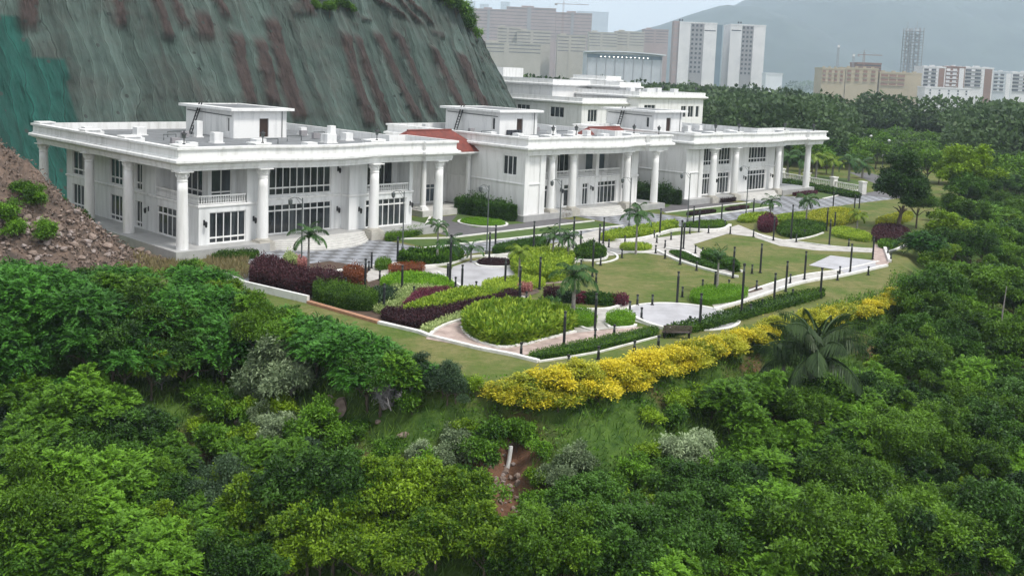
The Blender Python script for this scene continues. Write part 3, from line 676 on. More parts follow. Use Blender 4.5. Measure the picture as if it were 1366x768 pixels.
# ---- second palace
b2 = bld(48.5, 0, 'middle white palace with open upper loggia, behind its porch with red tiled roof', 'palace')
mb = LB(); mb.prism(ccw([(47.9, -.6), (57.6, -.6), (57.6, .9), (71, .9), (71, -1.6), (77.4, -1.6), (77.4, 7), (74.6, 7), (74.6, 30), (47.9, 30)]), -.1, .8); mb.make('terrace', 'floor_stone', b2)
Pg = [(48.5, .2), (52.2, .2), (52.2, 3.0), (72.6, 3.0), (72.6, 1.4), (74.2, 1.4), (74.2, 28.3), (48.5, 28.3)]
mb = storey(b2, Pg, .8, 5.0, {2: [(53.6, 56.4, .85, 4.1, 4, 3.4), (59.6, 60.7, .85, 4.0, 1, 3.3), (63.6, 64.9, .85, 4.0, 2, 3.3), (66.8, 71.2, .85, 4.1, 5, 3.4)]})
mb.make('wall', 'white_paint', b2)
Pu = [(51.0, 5.2), (51.0, 3.4), (52.2, 3.4), (52.2, .2), (52.21, 5.4), (72.0, 5.4), (72.0, 3.0), (72.6, 3.0), (72.6, 1.4), (74.2, 1.4), (74.2, 28.3), (48.5, 28.3), (48.5, 5.2)]
Pu = [(48.5, .2), (49.6, .2), (52.2, .2), (52.2, 5.4), (72.0, 5.4), (72.0, 3.0), (72.6, 3.0), (72.6, 1.4), (74.2, 1.4), (74.2, 28.3), (48.5, 28.3)]
mb = storey(b2, Pu, 5.0, 9.1, {3: [(53.6, 56.8, 5.1, 8.2, 3), (60.2, 63.2, 5.1, 8.2, 3), (66.8, 71.4, 5.1, 8.2, 2, None, 'window', 'glass_pale')], 10: [(1.7, 4.3, 5.9, 8.5, 3), ]})
mb.make('wall', 'white_paint', b2)
fl = LB(); fl.poly([(52.2, 3.0), (72.6, 3.0), (72.6, 5.6), (52.2, 5.6)], 5.0); fl.make('balcony_floor', 'floor_stone', b2)
band(b2, Pg, 4.72)
for a, c in ((52.4, 57.2), (57.9, 61.6), (62.3, 66.2), (66.9, 71.9)): balustrade(b2, (a, 3.15), (c, 3.15), 5.02)
for s in (57.55, 61.95, 66.55):
    q = LB(); q.box(s-.33, 2.88, .8, s+.33, 3.6, 9.0); q.make('pilaster', 'white_paint', b2)
for q_ in ((48.4, -.05, .8, 49.3, .45, 9.0), (51.4, -.05, .8, 52.35, .45, 9.0), (71.9, 2.6, .8, 72.75, 3.5, 9.0)): q = LB(); q.box(*q_); q.make('pilaster', 'white_paint', b2)
q = LB(); q.box(48.36, 6.8, 1.2, 48.52, 9.2, 3.6); q.make('wall_panel', 'wall_white', b2)
for s, t, pd in ((54.2, .6, 1.0), (58.6, .6, 1.0), (70.1, .2, 1.0), (75.7, -.7, .6), (75.7, 5.6, .5)): column(b2, s, t, 0, ped=pd, r=.56)
stairs(b2, 59.6, 69.2, .3, 1.6, 5, .8)
RP = [(49.0, .2), (53.0, .2), (57.6, .2)] + arcpts(58.6, 70.0, .2, 1.4) + [(71, .2), (73.9, .2), (73.9, -.6), (77.4, -.6), (77.4, 6.6), (74.8, 6.6), (74.8, 28.0), (49.0, 28.0)]
roof(b2, RP, [(53.2, .3), (57.9, .3), (70.6, .3), (49.2, .3)])
penthouse(b2, 57.6, 65.6, 14.5, 26.5)
roof_blocks(b2, [(51.5, 24, 1.2, 1.8), (51.6, 10, 1.6, 1.5), (60.5, 6, 1.8, 1.2), (66.5, 8, 1.6, 1.6), (70, 5, 1.9, 1.2), (70.5, 16, 1.5, 1.8), (68, 22, 1.5, 1.5), (55, 8, 1.7, 1.3), (72, 10, 1.4, 1.4)])
for k in range(4):
    q = LB(); q.box(59.0+k*.75, 14.05, 10.3, 59.62+k*.75, 14.42, 10.95); q.make('air_conditioner', 'far_dark', b2)
for s in (58.9, 65.4, 72.2): wall_lantern(b2, (s, 3.0), (0, -1), 3.3)
roof_gear(b2, [(53.5, 14, 2), (55, 18, 0), (67.5, 12, 2.4), (69, 18, 0), (56, 5, 1.5)])
# ---- third palace
b3 = bld(84, 0, 'farthest white palace of the front row, by the white balustrade and the road bend', 'palace')
mb = LB(); mb.prism(ccw([(83.4, -1.6), (96.2, -1.6), (96.2, -.4), (111.2, -.4), (111.2, -1.8), (122, -1.8), (122, 6), (112.8, 6), (112.8, 25), (83.4, 25)]), -.1, .9); mb.make('terrace', 'floor_stone', b3)
Pg = [(84, -.2), (88.4, -.2), (88.4, 1.0), (112.4, 1.0), (112.4, 22), (84, 22)]
fo = [(89.9, 93.0, 4), (95.0, 98.4, 4), (104.0, 109.7, 6)]
mb = storey(b3, Pg, .9, 5.0, {2: [(a, c, .95, 4.4, n_, 3.6) for a, c, n_ in fo]}); mb.make('wall', 'white_paint', b3)
mb = storey(b3, Pg, 5.0, 9.1, {2: [(a, c, 5.7, 8.8, n_, 6.4) for a, c, n_ in fo]}); mb.make('wall', 'white_paint', b3)
band(b3, Pg, 4.78)
for q_ in ((83.9, -.45, .9, 85, .1, 9), (87.6, -.45, .9, 88.55, .1, 9)): q = LB(); q.box(*q_); q.make('pilaster', 'white_paint', b3)
for s, t, pd in ((90.2, -1.2, .9), (96.9, -1.0, .9), (110.7, -.7, .9), (120.5, -.9, .6), (120.5, 4.6, .5)): column(b3, s, t, 0, ped=pd, r=.58)
stairs(b3, 98.0, 109.8, -1.0, 1.5)
RP = [(84.5, -.9), (90, -.9), (96.4, -.9)] + arcpts(97.5, 110.2, -.9, 1.3) + [(111.2, -.9), (118.6, -.9), (118.6, -1.6), (122.8, -1.6), (122.8, 5.2), (113.4, 5.2), (113.4, 22), (84.5, 22)]
roof(b3, RP, [(89.9, -.8), (96.6, -.8), (111, -.8), (84.7, -.8)])
penthouse(b3, 93.4, 101.6, 13.5, 24)
roof_blocks(b3, [(87.5, 17, 1.6, 1.8), (87.5, 8, 1.5, 1.4), (99, 4, 1.6, 1.2), (105, 6, 1.8, 1.3), (109, 3, 1.6, 1.3), (104, 14, 1.5, 1.6), (109, 15, 1.4, 1.5)])
for s in (94.1, 102.8, 111.4): wall_lantern(b3, (s, 1.0), (0, -1), 3.3)
# ---- link buildings with red tiled porches between the palaces
def porch(s0, label):
    o = bld(s0, 11, label, 'porch', 'red_roofed_porch')
    m_ = storey(o, [(s0-8, 15.5), (s0+9.5, 15.5), (s0+9.5, 30), (s0-8, 30)], 0, 7.6, {0: [(s0+.2, s0+2.8, .95, 3.5, 3, 2.9, 'door', 'glass_pale')]}); m_.make('wall', 'white_weathered', o)
    m_ = LB(); m_.box(s0-8, 15.3, 7.6, s0+9.5, 30, 8.6); m_.make('parapet', 'white_paint', o)
    m_ = LB(); m_.box(s0-4.6, 9.4, -.1, s0+5.4, 15.52, .8); m_.make('porch_floor', 'step_stone', o)
    for ds in (-3.6, 4.4):
        column(o, s0+ds, 10.6, .8, zt=8.1, r=.40, ped=.3)
    m_ = LB(); m_.box(s0-4.6, 10.0, 8.1, s0+5.4, 15.3, 8.5); m_.make('beam', 'white_paint', o)
    m_ = LB(); x0, x1, y0, y1 = s0-8.4, s0+6.2, 9.0, 16.2; h_ = 11.3
    V = [(x0, y0, 8.54), (x1, y0, 8.54), (x1, y1, 8.54), (x0, y1, 8.54), (x0+3.4, (y0+y1)/2, h_), (x1-3.4, (y0+y1)/2, h_)]
    m_.add(V, [(0, 1, 5, 4), (1, 2, 5), (2, 3, 4, 5), (3, 0, 4), (3, 2, 1, 0)]); r_ = m_.make('roof', 'roof_tile', o)
    m_ = LB(); m_.box(x0+.02, y0+.02, 8.3, x1-.02, y0+.14, 8.535); m_.box(x0+.02, y0+.15, 8.3, x0+.14, y1-.02, 8.535); m_.box(x1-.14, y0+.15, 8.3, x1-.02, y1-.02, 8.535); m_.make('eaves', 'white_paint', o, r_)
    m_ = LB(); m_.tube([(x0+3.4, (y0+y1)/2, h_), (x1-3.4, (y0+y1)/2, h_)], .14, 6); m_.make('ridge_cap', 'roof_tile', o, r_)
    return o
porch(43.6, 'white columned porch with red tiled hip roof between the nearest and middle palaces')
porch(80.3, 'white columned porch with red tiled roof, mostly hidden behind the middle palace')
for k, (s, t, tx) in enumerate(((8.6, -.6, 'on the nearest palace above its left front column'), (23.4, -.6, 'on the nearest palace above the right end of its stair'), (0.1, -.1, 'on the corner pier of the nearest palace'),
    (53.2, -.3, 'on the middle palace above its leftmost column'), (57.9, -.3, 'on the middle palace above its second column'), (70.6, -.3, 'on the middle palace right of its curved cornice'), (76.2, -.6, 'on the right end of the middle palace parapet'),
    (89.9, -1.4, 'on the farthest palace above its leftmost column'), (96.6, -1.4, 'on the farthest palace above its second column'), (111, -1.4, 'on the farthest palace right of its curved cornice'), (120.6, -1.6, 'on the right end of the farthest palace parapet'))):
    parapet_lamp(s, t, 'small black lantern '+tx, 11.34 if k not in (6, 10) else 11.12)
# ---- the big stepped white complex behind
b4 = bld(112, 44, 'large white stepped complex of flat roofs behind the palaces, beside the netted hill', 'building', 'white_building')
def PB(u, v, Y): return ST(*AT(u, v, Y)[:2])
def block(s0, t0, s1, t1, z0, z1, mt='white_paint', par=True, wins=None):
    m_ = storey(b4, [(s0, t0), (s1, t0), (s1, t1), (s0, t1)], z0, z1, wins or {}); m_.make('wall', mt, b4)
    m_ = LB(); m_.sweep([(s0, t0), (s1, t0), (s1, t1), (s0, t1)], [(-.2, z1-.5), (.2, z1-.5), (.8, z1-.2), (.8, z1+.1), (.3, z1+.2), (.3, z1+1.0), (-.1, z1+1.0), (-.1, z1+.1)]); e_ = m_.make('cornice', 'white_paint', b4)
    m_ = LB(); m_.poly([(s0+.09, t0+.09), (s1-.09, t0+.09), (s1-.09, t1-.09), (s0+.09, t1-.09)], z1+.1); m_.make('roof_deck', 'roof_deck', b4, e_)
block(128, 44, 152, 150, 0, 15.2, wins={0: [(143.5, 145.5, 10.6, 13.2, 2), (146.2, 148.4, 10.6, 13.2, 2), (149.2, 150.6, 10.6, 13.2, 1), (130, 134, 11, 13.4, 3)]})
block(113, 47, 128, 80, 0, 13.6, wins={0: [(115, 118, 9.6, 12.2, 3), (121, 124, 9.6, 12.2, 3)], 3: [(52, 56, 10.2, 12.4, 3), (62, 66, 10.2, 12.4, 3)]})
roof_gear_b4 = [(130, 48), (134, 46.5), (140, 50), (146, 48), (149, 55), (133, 66), (150, 62)]
for s_, t_ in roof_gear_b4: m_ = LB(); m_.box(s_, t_, 15.32, s_+1.6, t_+1.2, 16.9); m_.make('roof_block', 'white_weathered', b4)
for k_ in range(9): parapet_lamp(151.6, 46+k_*9.5, 'small lantern on the long right parapet of the white complex behind', 16.2)
block(120, 62, 134, 95, 13.7, 17.0, 'white_weathered')
block(131, 52, 138, 60, 15.4, 17.0); block(143, 66, 148, 76, 15.4, 18.2)
for k in range(4): block(136+k*2.6, 58+k*5, 137.5+k*2.6, 60+k*5, 15.4, 16.9)
steps = [(752,139,226), (735,131,232), (714,124,244), (690,112,262), (660,100,290)]
for k in range(4):
    a = AT(*steps[k][:2], steps[k][2]); c = AT(*steps[k+1][:2], steps[k+1][2]); zt = (a[2]+c[2])/2
    (sa, ta), (sb, tb) = ST(*a[:2]), ST(*c[:2])
    dd = np.array([sb-sa, tb-ta]); dd /= np.linalg.norm(dd); nn_ = np.array([dd[1], -dd[0]])*13
    p = np.array([sa, ta])+dd*.02*k; q = np.array([sb, tb])-dd*.05
    pts = [tuple(p), tuple(p+nn_*(1-.03*k)), tuple(q+nn_*(1-.03*k)), tuple(q)]; pts = ccw(pts)
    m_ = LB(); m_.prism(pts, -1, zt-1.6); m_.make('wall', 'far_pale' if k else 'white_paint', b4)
    m_ = LB(); m_.sweep(pts, [(-.2, zt-1.6), (.3, zt-1.6), (.7, zt-1.1), (1.1, zt-.9), (1.1, zt-.5), (.5, zt-.4), (.5, zt), (.1, zt), (.1, zt-.8)]); e_ = m_.make('cornice', 'white_weathered', b4)
    m_ = LB(); m_.poly(offset(pts, -.09 if False else .095), zt-.8); m_.make('roof_deck', 'roof_deck', b4, e_)
a = AT(718, 128, 236); sa, ta = ST(*a[:2]); m_ = LB(); m_.box(sa-.8, ta-.8, 0, sa+.8, ta+.8, a[2]); m_.make('pillar', 'white_paint', b4)
a = AT(661, 101, 291); sa, ta = ST(*a[:2]); m_ = LB(); m_.box(sa+1, ta-2, a[2]-1, sa+9, ta+5, a[2]+2.4); m_.make('stair_head', 'white_paint', b4)
# ------------------------------------------------------------------ roads, paving, lawns' edges, paths (sheets stepped a few mm apart)
def sheet(name, pts, z, material):
    mb = MB(); mb.poly(ccw([tuple(p[:2]) for p in pts]), z); return tag(mb.build(name, material), kind='structure')
def PG(lst): return [G(u, v)[:2] for u, v in lst]
def kerb(pts, w=.28, h=.14, material='kerb_white', closed=False, sm=2, name='kerb', z=0.0):
    pts = [np.array(p[:2], float) for p in pts]
    if sm: pts = smooth_closed(pts, sm) if closed else smooth_open(pts, sm)
    n = len(pts); mb = MB(); L = []
    for i in range(n):
        a = pts[(i-1) % n] if (closed or i) else pts[i]; b = pts[(i+1) % n] if (closed or i < n-1) else pts[i]
        d = (b-a)/(np.linalg.norm(b-a)+1e-9); nn = np.array([-d[1], d[0]])*w/2; L.append((pts[i]-nn, pts[i]+nn))
    vs = []
    for a, b in L: vs += [(*a, z-.05), (*a, z+h), (*b, z+h), (*b, z-.05)]
    m_ = n if closed else n-1; fs = []
    for i in range(m_):
        j = (i+1) % n
        for k in range(3): fs.append((i*4+k, j*4+k, j*4+k+1, i*4+k+1))
    if not closed: fs += [(0, 1, 2, 3), (n*4-1, n*4-2, n*4-3, n*4-4)]
    mb.add(vs, fs); return tag(mb.build(name, material), kind='structure')
# paved road with pale and dark diamonds
pm = mat('road_pavers', (.30, .31, .34), (.24, .25, .27), scale=2, rough=.7); n = pm.node_tree; bs = n.nodes['Principled BSDF']
tc = [x for x in n.nodes if x.type == 'TEX_COORD'][0]; old = bs.inputs['Base Color'].links[0].from_socket
mp = n.nodes.new('ShaderNodeMapping'); mp.inputs['Rotation'].default_value = (0, 0, TH); mp.inputs['Scale'].default_value = (.75, .75, .75)
ck = n.nodes.new('ShaderNodeTexChecker'); ck.inputs['Scale'].default_value = 1.0
nzk = n.nodes.new('ShaderNodeTexNoise'); nzk.inputs['Scale'].default_value = 1.7; nzk.inputs['Detail'].default_value = 6
dkr = n.nodes.new('ShaderNodeValToRGB'); dkr.color_ramp.elements[0].color = (.105,.108,.115,1); dkr.color_ramp.elements[1].color = (.17,.172,.18,1); dkr.color_ramp.elements[0].position = .3; dkr.color_ramp.elements[1].position = .7
n.links.new(tc.outputs['Object'], mp.inputs[0]); n.links.new(mp.outputs[0], ck.inputs['Vector']); n.links.new(tc.outputs['Object'], nzk.inputs['Vector']); n.links.new(nzk.outputs['Fac'], dkr.inputs['Fac'])
mk = n.nodes.new('ShaderNodeMix'); mk.data_type = 'RGBA'; n.links.new(ck.outputs['Fac'], mk.inputs[0]); n.links.new(old, mk.inputs[6]); n.links.new(dkr.outputs[0], mk.inputs[7]); n.links.new(mk.outputs[2], bs.inputs['Base Color'])
def WL(l): return [W(s, t)[:2] for s, t in l]
sheet('road', WL([(-2, -13.6), (40, -13.9), (75, -14.4), (112, -14.4), (127, -14.8), (126, -6), (112, -8.2), (75, -9.9), (54, -9.7), (38, -9.3), (23.8, -8.6), (-2, -9)]), .008, 'road_pavers')
sheet('road', WL([(127.2, -14.8), (138, -14.4), (150, -9), (172, 12), (168, 15), (146, -3), (136, -7), (126.2, -8)]), .008, 'drive_grey')
sheet('forecourt', WL([(4, -9.2), (24.2, -8.8), (23.6, -1), (8, -1), (4, -4)]), .012, 'road_pavers')
sheet('forecourt', WL([(57.8, -9.9), (72.2, -9.9), (70.6, 0), (58.6, 0)]), .012, 'road_pavers')
sheet('forecourt', WL([(96.6, -9.4), (113, -8.3), (111, -1.8), (97.4, -1.4)]), .012, 'road_pavers')
sheet('driveway', WL([(31.5, -4.8), (56.6, -4.6), (53.6, 2.6), (47.6, 3.6), (46.6, 8.8), (40.4, 8.8), (36.6, 3), (33.4, 2.5)]), .012, 'drive_grey')
sheet('driveway', WL([(73.4, -4.8), (95.6, -4.4), (92.4, -1.6), (84.6, 3), (83.2, 8), (77.4, 8), (76.8, 0)]), .012, 'drive_grey')
sheet('lawn', WL([(24.6, -8.5), (38, -9.0), (57.2, -9.6), (57.4, -5.0), (31, -5.2), (24.8, -2.4)]), .016, 'lawn_green')
sheet('lawn', WL([(72.8, -9.7), (96.2, -9.3), (96.6, -4.7), (73.4, -5.0)]), .016, 'lawn_green')
sheet('lawn', WL([(113.6, -8.0), (124, -6.4), (133, -4.6), (122.6, -2.6), (113, -2.6)]), .016, 'lawn_green')
sheet('lawn', WL([(33.6, 2.8), (36.2, 3.4), (40, 9.3), (34, 12)]), .016, 'lawn_green'); sheet('lawn', WL([(39.2, -0.6), (47.6, -1.2), (48.1, 5), (45.2, 9.2), (40.2, 5)]), .02, 'lawn_green')
sheet('lawn', WL([(76.4, 2), (80, 9), (84, 9.5), (83.6, 1.6), (79, -1)]), .02, 'lawn_green')
kerb(WL([(24, -8.6), (38, -9.2), (57.4, -9.75)]), .3, .14, sm=0); kerb(WL([(72.6, -9.85), (96.4, -9.45)]), .3, .14, sm=0); kerb(WL([(113.4, -8.2), (124, -6.6), (134, -4.4)]), .3, .14)
kerb(WL([(24.6, -2.1), (31, -4.95), (57.2, -4.8)]), .3, .14, sm=0); kerb(WL([(73.2, -4.85), (96.4, -4.55)]), .3, .14, sm=0)
kerb(WL([(2, -13.7), (18.6, -13.75)]), .35, .16, sm=0); kerb(WL([(33.6, 2.6), (40.2, 9.2)]), .3, .14, sm=0); kerb(WL([(53.4, 2.9), (47.9, 3.9), (46.8, 9)]), .3, .14); kerb(WL([(84.2, 2.8), (83.5, 8)]), .3, .14, sm=0)
# round planted island in the driveway
tag(kerb([W(42.6+3.0*math.cos(a), 1.6+3.4*math.sin(a))[:2] for a in np.linspace(0, 2*math.pi, 20)[:-1]], .3, .14, closed=True, sm=1), kind='structure')
# paths and plazas
sheet('path', PG([(497,356),(520,360),(560,352),(608,360),(640,345),(680,335),(735,328),(770,314),(800,306),(812,318),(838,323),(868,318),(912,313),(968,305),(985,300),(1012,311),(1046,320),(1090,327),(1165,331),(1163,337),(1088,334),(1040,328),(1005,316),(970,312),(925,326),(955,345),(985,360),(975,366),(930,352),(885,341),(850,336),(795,344),(760,353),(735,358),(700,402),(712,410),(735,411),(790,414),(838,404),(850,424),(838,436),(800,440),(795,447),(740,462),(712,470),(695,474),(652,466),(600,455),(572,447),(574,438),(600,428),(640,414),(690,408),(700,398),(660,396),(630,392),(598,378),(560,362),(505,372),(492,376),(484,372),(492,362)]), .016, 'path_stone')
sheet('path', PG([(568,452),(577,441),(606,430),(624,428),(618,440),(634,455),(664,465),(705,460),(750,446),(795,441),(838,437),(862,436),(800,456),(697,474),(640,465)]), .022, 'path_pink')
sheet('plaza', PG([(597,372),(604,356),(628,348),(682,348),(690,356),(712,372),(700,384),(660,390),(640,390)]), .026, 'plaza_stone')
pc = G(908.5, 421.5)[:2]; PR = 4.75
circ = [pc+PR*np.array([math.cos(a), math.sin(a)]) for a in np.linspace(0, 2*math.pi, 49)[:-1]]
sheet('plaza', circ, .030, 'plaza_stone')
kerb(circ, .3, .06, closed=True, sm=0)
sheet('path', PG([(948,404),(1000,388),(1052,371),(1085,365),(1120,361),(1178,347),(1182,354),(1120,369),(1088,373),(1055,380),(1000,400),(955,413)]), .020, 'path_stone')
sheet('plaza', PG([(1079,354),(1108,341),(1168,348),(1168,360),(1128,365),(1122,361)]), .034, 'plaza_stone')
sheet('path', PG([(1164,352),(1165,326),(1178,326),(1187,350),(1182,354)]), .024, 'path_pink')
kerb(PG([(953,414),(1000,401),(1055,381),(1088,374),(1120,370),(1183,355)]), .35, .22)
kerb(PG([(960,401),(1000,388),(1052,371),(1085,364.5),(1120,361),(1172,349)]), .25, .1)
kerb(PG([(1178,326),(1187,350)]), .35, .3, sm=0); kerb(PG([(1185,337),(1198,333),(1213,325),(1215,317)]), .3, .2)
# retaining edge along the front of the garden: white wall, bare brick stretch, pale kerb
kerb(PG([(300,372),(326,384),(411,404)]), .3, .62, 'retaining_white', sm=0, name='retaining_wall')
kerb(PG([(411.6,404.3),(505,431)]), .45, .22, 'kerb_brick', sm=0)
kerb(PG([(505.6,431.3),(560,444),(575,450),(640,466),(682,474),(718,483)]), .38, .20, sm=0)
kerb(PG([(718.6,483),(760,477),(800,470),(880,449)]), .14, .12, sm=0)
kerb(PG([(573,449),(580,441),(596,433),(618,427)]), .26, .18); kerb(PG([(616,436),(621,445),(634,455),(664,465),(690,462),(735,451),(768,443)]), .26, .16)
kerb(PG([(700,404),(712,409),(735,411),(792,414),(818,412),(838,403)]), .26, .16)
kerb(PG([(767,433),(785,441),(798,441)]), .24, .14, sm=1); kerb(PG([(809,433),(815,439),(846,437),(848,434)]), .24, .16, sm=1)
kerb(PG([(838,418),(850,428),(875,437),(890,440)]), .35, .25)
kerb(PG([(521,354),(560,357),(600,353),(612,349),(622,344),(650,342),(685,341)]), .34, .20); kerb(PG([(634,352),(640,356),(690,357)]), .26, .14)
kerb(PG([(585,364),(598,373),(612,381),(634,391)]), .34, .16)
kerb(PG([(766,347),(790,349),(808,346),(810,341),(806,336)]), .34, .18); kerb(PG([(802,335),(820,338),(826,345),(812,350),(795,352)]), .24, .12)
kerb(PG([(812,321),(838,323),(868,318),(884,312),(905,307),(940,309),(966,308),(974,302)]), .40, .34)
kerb(PG([(876,335),(900,347),(935,358),(975,369),(985,370)]), .32, .2); kerb(PG([(888,332),(915,336),(930,345),(950,351),(975,358),(990,363)]), .32, .2); kerb(PG([(816,335),(845,338),(876,336)]), .26, .14)
kerb(PG([(1008,312),(1030,321),(1060,321),(1085,316),(1098,311)]), .28, .14); kerb(PG([(1050,321),(1080,325),(1110,329),(1163,334)]), .2, .12)
kerb(PG([(666,396),(690,384),(720,379),(760,376),(778,372)]), .2, .1, 'path_pink')
sheet('bare_patch', PG([(694,385),(715,382),(720,390),(704,396),(690,393)]), .040, 'red_earth')
sheet('bare_patch', PG([(726,404),(738,400),(752,409),(745,412),(730,410)]), .040, 'red_earth')
sheet('bare_patch', PG([(990,388),(1012,380),(1018,386),(1000,391)]), .040, 'soil')
sheet('soil_bed', PG([(330,376),(420,345),(500,358),(500,370),(610,364),(640,392),(700,392),(700,404),(640,412),(575,440),(505,428)]), .010, 'soil')

# ------------------------------------------------------------------ plant beds and hedges, each a thing
def bed(name, poly, h, material, label, cat='plant bed', leaf=.16, dens=170, upright=.6, inner=True, smooth=2, hump=.0, group=None, base=.0):
    pts = smooth_closed(PG(poly), smooth) if smooth else PG(poly)
    pts = ccw([tuple(p) for p in pts]); P = np.array(pts); c = P.mean(0)
    x0, y0 = P.min(0); x1, y1 = P.max(0); area = 0.5*abs(sum(P[i][0]*P[(i+1) % len(P)][1]-P[(i+1) % len(P)][0]*P[i][1] for i in range(len(P))))
    per = np.linalg.norm(P-np.roll(P, 1, 0), axis=1).sum()
    n1 = int(min(9000, area*dens)); n2 = int(min(5000, per*h*dens*.8))
    xy = np.stack([rng.uniform(x0, x1, n1*4), rng.uniform(y0, y1, n1*4)], 1); xy = xy[inpoly(xy[:, 0], xy[:, 1], pts)][:n1]
    dd = segdist(xy[:, 0], xy[:, 1], pts); top = h*(1-.35*np.exp(-dd/.25)) + (fbm(xy[:, 0]*1.3, xy[:, 1]*1.3, 77)-.5)*h*.85 + (rng.uniform(0, 1, len(xy))**3)*h*.35 + hump*np.clip(dd/1.5, 0, 1)
    B = np.concatenate([xy-c, (top*rng.uniform(.62, 1.0, len(xy)))[:, None]], 1); Dn = rng.normal(size=(len(xy), 3)); Dn[:, 2] = np.abs(Dn[:, 2])*.6+upright*1.6
    k = rng.integers(0, len(P), n2); f = rng.uniform(0, 1, n2)[:, None]; e = P[k]*(1-f)+P[(k+1) % len(P)]*f; ed = P[(k+1) % len(P)]-P[k]; no = nrm(np.stack([ed[:, 1], -ed[:, 0]], 1))
    B2 = np.concatenate([e-c+no*rng.uniform(-.12, .06, (n2, 1)), (rng.uniform(.05, .95, n2)*h)[:, None]], 1); D2 = np.concatenate([no, np.full((n2, 1), upright)], 1)+rng.normal(size=(n2, 3))*.6
    Bt = np.concatenate([B, B2]); Dt = np.concatenate([Dn, D2]); n_ = len(Bt)
    patch = fbm(Bt[:, 0]*.9, Bt[:, 1]*.9, 5)
    V = leaves(Bt, Dt, leaf*rng.uniform(.7, 1.4, n_), leaf*.45*rng.uniform(.7, 1.3, n_)); tint = rng.uniform(.0, .8, n_)+(patch-.5)*1.2+.1
    me = quadmesh(name, V, tint, material)
    o = link(name, me); o.location = (c[0], c[1], base)
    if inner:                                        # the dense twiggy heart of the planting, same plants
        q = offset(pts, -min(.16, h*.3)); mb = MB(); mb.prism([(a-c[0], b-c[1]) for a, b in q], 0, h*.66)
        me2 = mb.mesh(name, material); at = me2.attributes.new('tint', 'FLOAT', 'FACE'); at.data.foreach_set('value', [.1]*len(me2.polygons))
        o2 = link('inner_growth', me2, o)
    return tag(o, label, cat, group)
bed('purple_hedge', [(331,381),(360,388),(410,398),(446,392),(458,388),(440,382),(412,384),(388,376),(362,362),(340,366)], 1.7, 'leaf_purple', 'long dark purple leaved hedge behind the white retaining wall', 'hedge', leaf=.22)
bed('clipped_hedge', [(413,402),(455,413),(498,417),(504,408),(470,399),(428,391)], 1.45, 'leaf_hedge', 'thick clipped green hedge in front of the dark purple hedge', 'hedge', leaf=.15, dens=260)
bed('red_shrub', [(457,378),(470,383),(486,381),(488,374),(474,369),(460,372)], 1.3, 'leaf_rust', 'rounded rust red shrub beside the green hedge and road kerb', 'shrub', hump=.3)
bed('variegated_shrub', [(376,364),(392,370),(396,364),(386,357)], 1.7, 'leaf_cream', 'pale yellow shrub by the foot of the young palm near the road', 'shrub', leaf=.2)
bed('pink_shrub', [(393,366),(407,371),(409,364),(397,359)], 1.5, 'leaf_pink', 'pinkish orange shrub between the yellow shrub and the road', 'shrub', leaf=.2)
bed('low_shrub', [(499,362),(520,360),(521,354),(505,352)], .8, 'leaf_hedge', 'small low green shrub at the corner of the path and road kerb', 'shrub')
bed('domed_hedge', [(518,367),(545,366),(566,364),(566,358),(540,359),(520,360)], .75, 'leaf_rust', 'flat topped bronze green hedge at the head of the lime bed', 'hedge', leaf=.12)
bed('green_hedge', [(532,353),(560,355),(590,354),(612,349),(618,344),(600,342),(560,344),(533,347)], .95, 'leaf_mid', 'glossy green planting between the curved path kerb and paved road', 'plant bed', leaf=.3, upright=1.2)
bed('lime_bed', [(508,384),(540,386),(590,388),(606,384),(598,377),(560,369),(525,370),(510,376)], .55, 'leaf_limebox', 'lime green bed in two rows behind the bronze domed hedge', leaf=.2)
bed('grey_grass_bed', [(492,402),(510,409),(528,404),(535,394),(515,387),(496,390)], .5, 'leaf_teal', 'dull grey green patch enclosed by the creamy border planting', leaf=.22, dens=130)
bed('cream_bed', [(497,416),(512,421),(528,410),(545,402),(552,393),(585,391),(592,388),(545,386),(520,385),(530,394),(524,404),(510,411)], .5, 'leaf_cream', 'creamy lime border curling round the dull grey green patch', leaf=.18)
bed('maroon_bed', [(536,414),(560,406),(598,395),(606,390),(560,391),(552,396),(546,404)], .55, 'leaf_maroon', 'wedge of wine red plants between lime strips', leaf=.16)
bed('lime_bed', [(535,420),(560,418),(590,413),(630,403),(668,399),(671,393),(640,390),(610,391),(585,400),(556,409)], .6, 'leaf_lime', 'bright lime strip edged by dark purple plants', leaf=.22)
bed('purple_bed', [(508,427),(530,434),(556,441),(584,430),(612,420),(640,415),(690,411),(694,402),(688,394),(672,394),(664,402),(630,407),(596,416),(560,421),(535,421),(515,418)], .65, 'leaf_purple', 'winding dark purple band through the middle of the lime beds', leaf=.18)
bed('pale_bed', [(559,442),(574,445),(580,439),(596,432),(620,424),(650,416),(700,411),(706,406),(694,404),(650,413),(610,421),(584,431)], .4, 'leaf_cream', 'pale green strip between the purple band and the curved kerb', leaf=.18)
bed('lime_grass_bed', [(618,441),(636,454),(664,463),(692,461),(735,450),(764,441),(764,433),(745,424),(700,417),(655,417),(626,425)], 1.05, 'leaf_lime', 'big oval bed of tall bright lime leaves inside its white kerb', leaf=.42, dens=110, upright=.9)
bed('low_hedge', [(699,477),(720,481),(760,474),(800,467),(850,455),(880,447),(874,440),(850,444),(800,455),(750,465)], .45, 'leaf_hedge', 'long low dark green hedge along the front corner of the garden', 'hedge', leaf=.12, dens=220)
bed('box_hedge', [(748,432),(768,437),(792,437),(796,430),(780,420),(760,421)], .8, 'leaf_limebox', 'clipped bright green box hedge at the foot of the grey trunked palm', 'hedge', leaf=.11, dens=320, smooth=1)
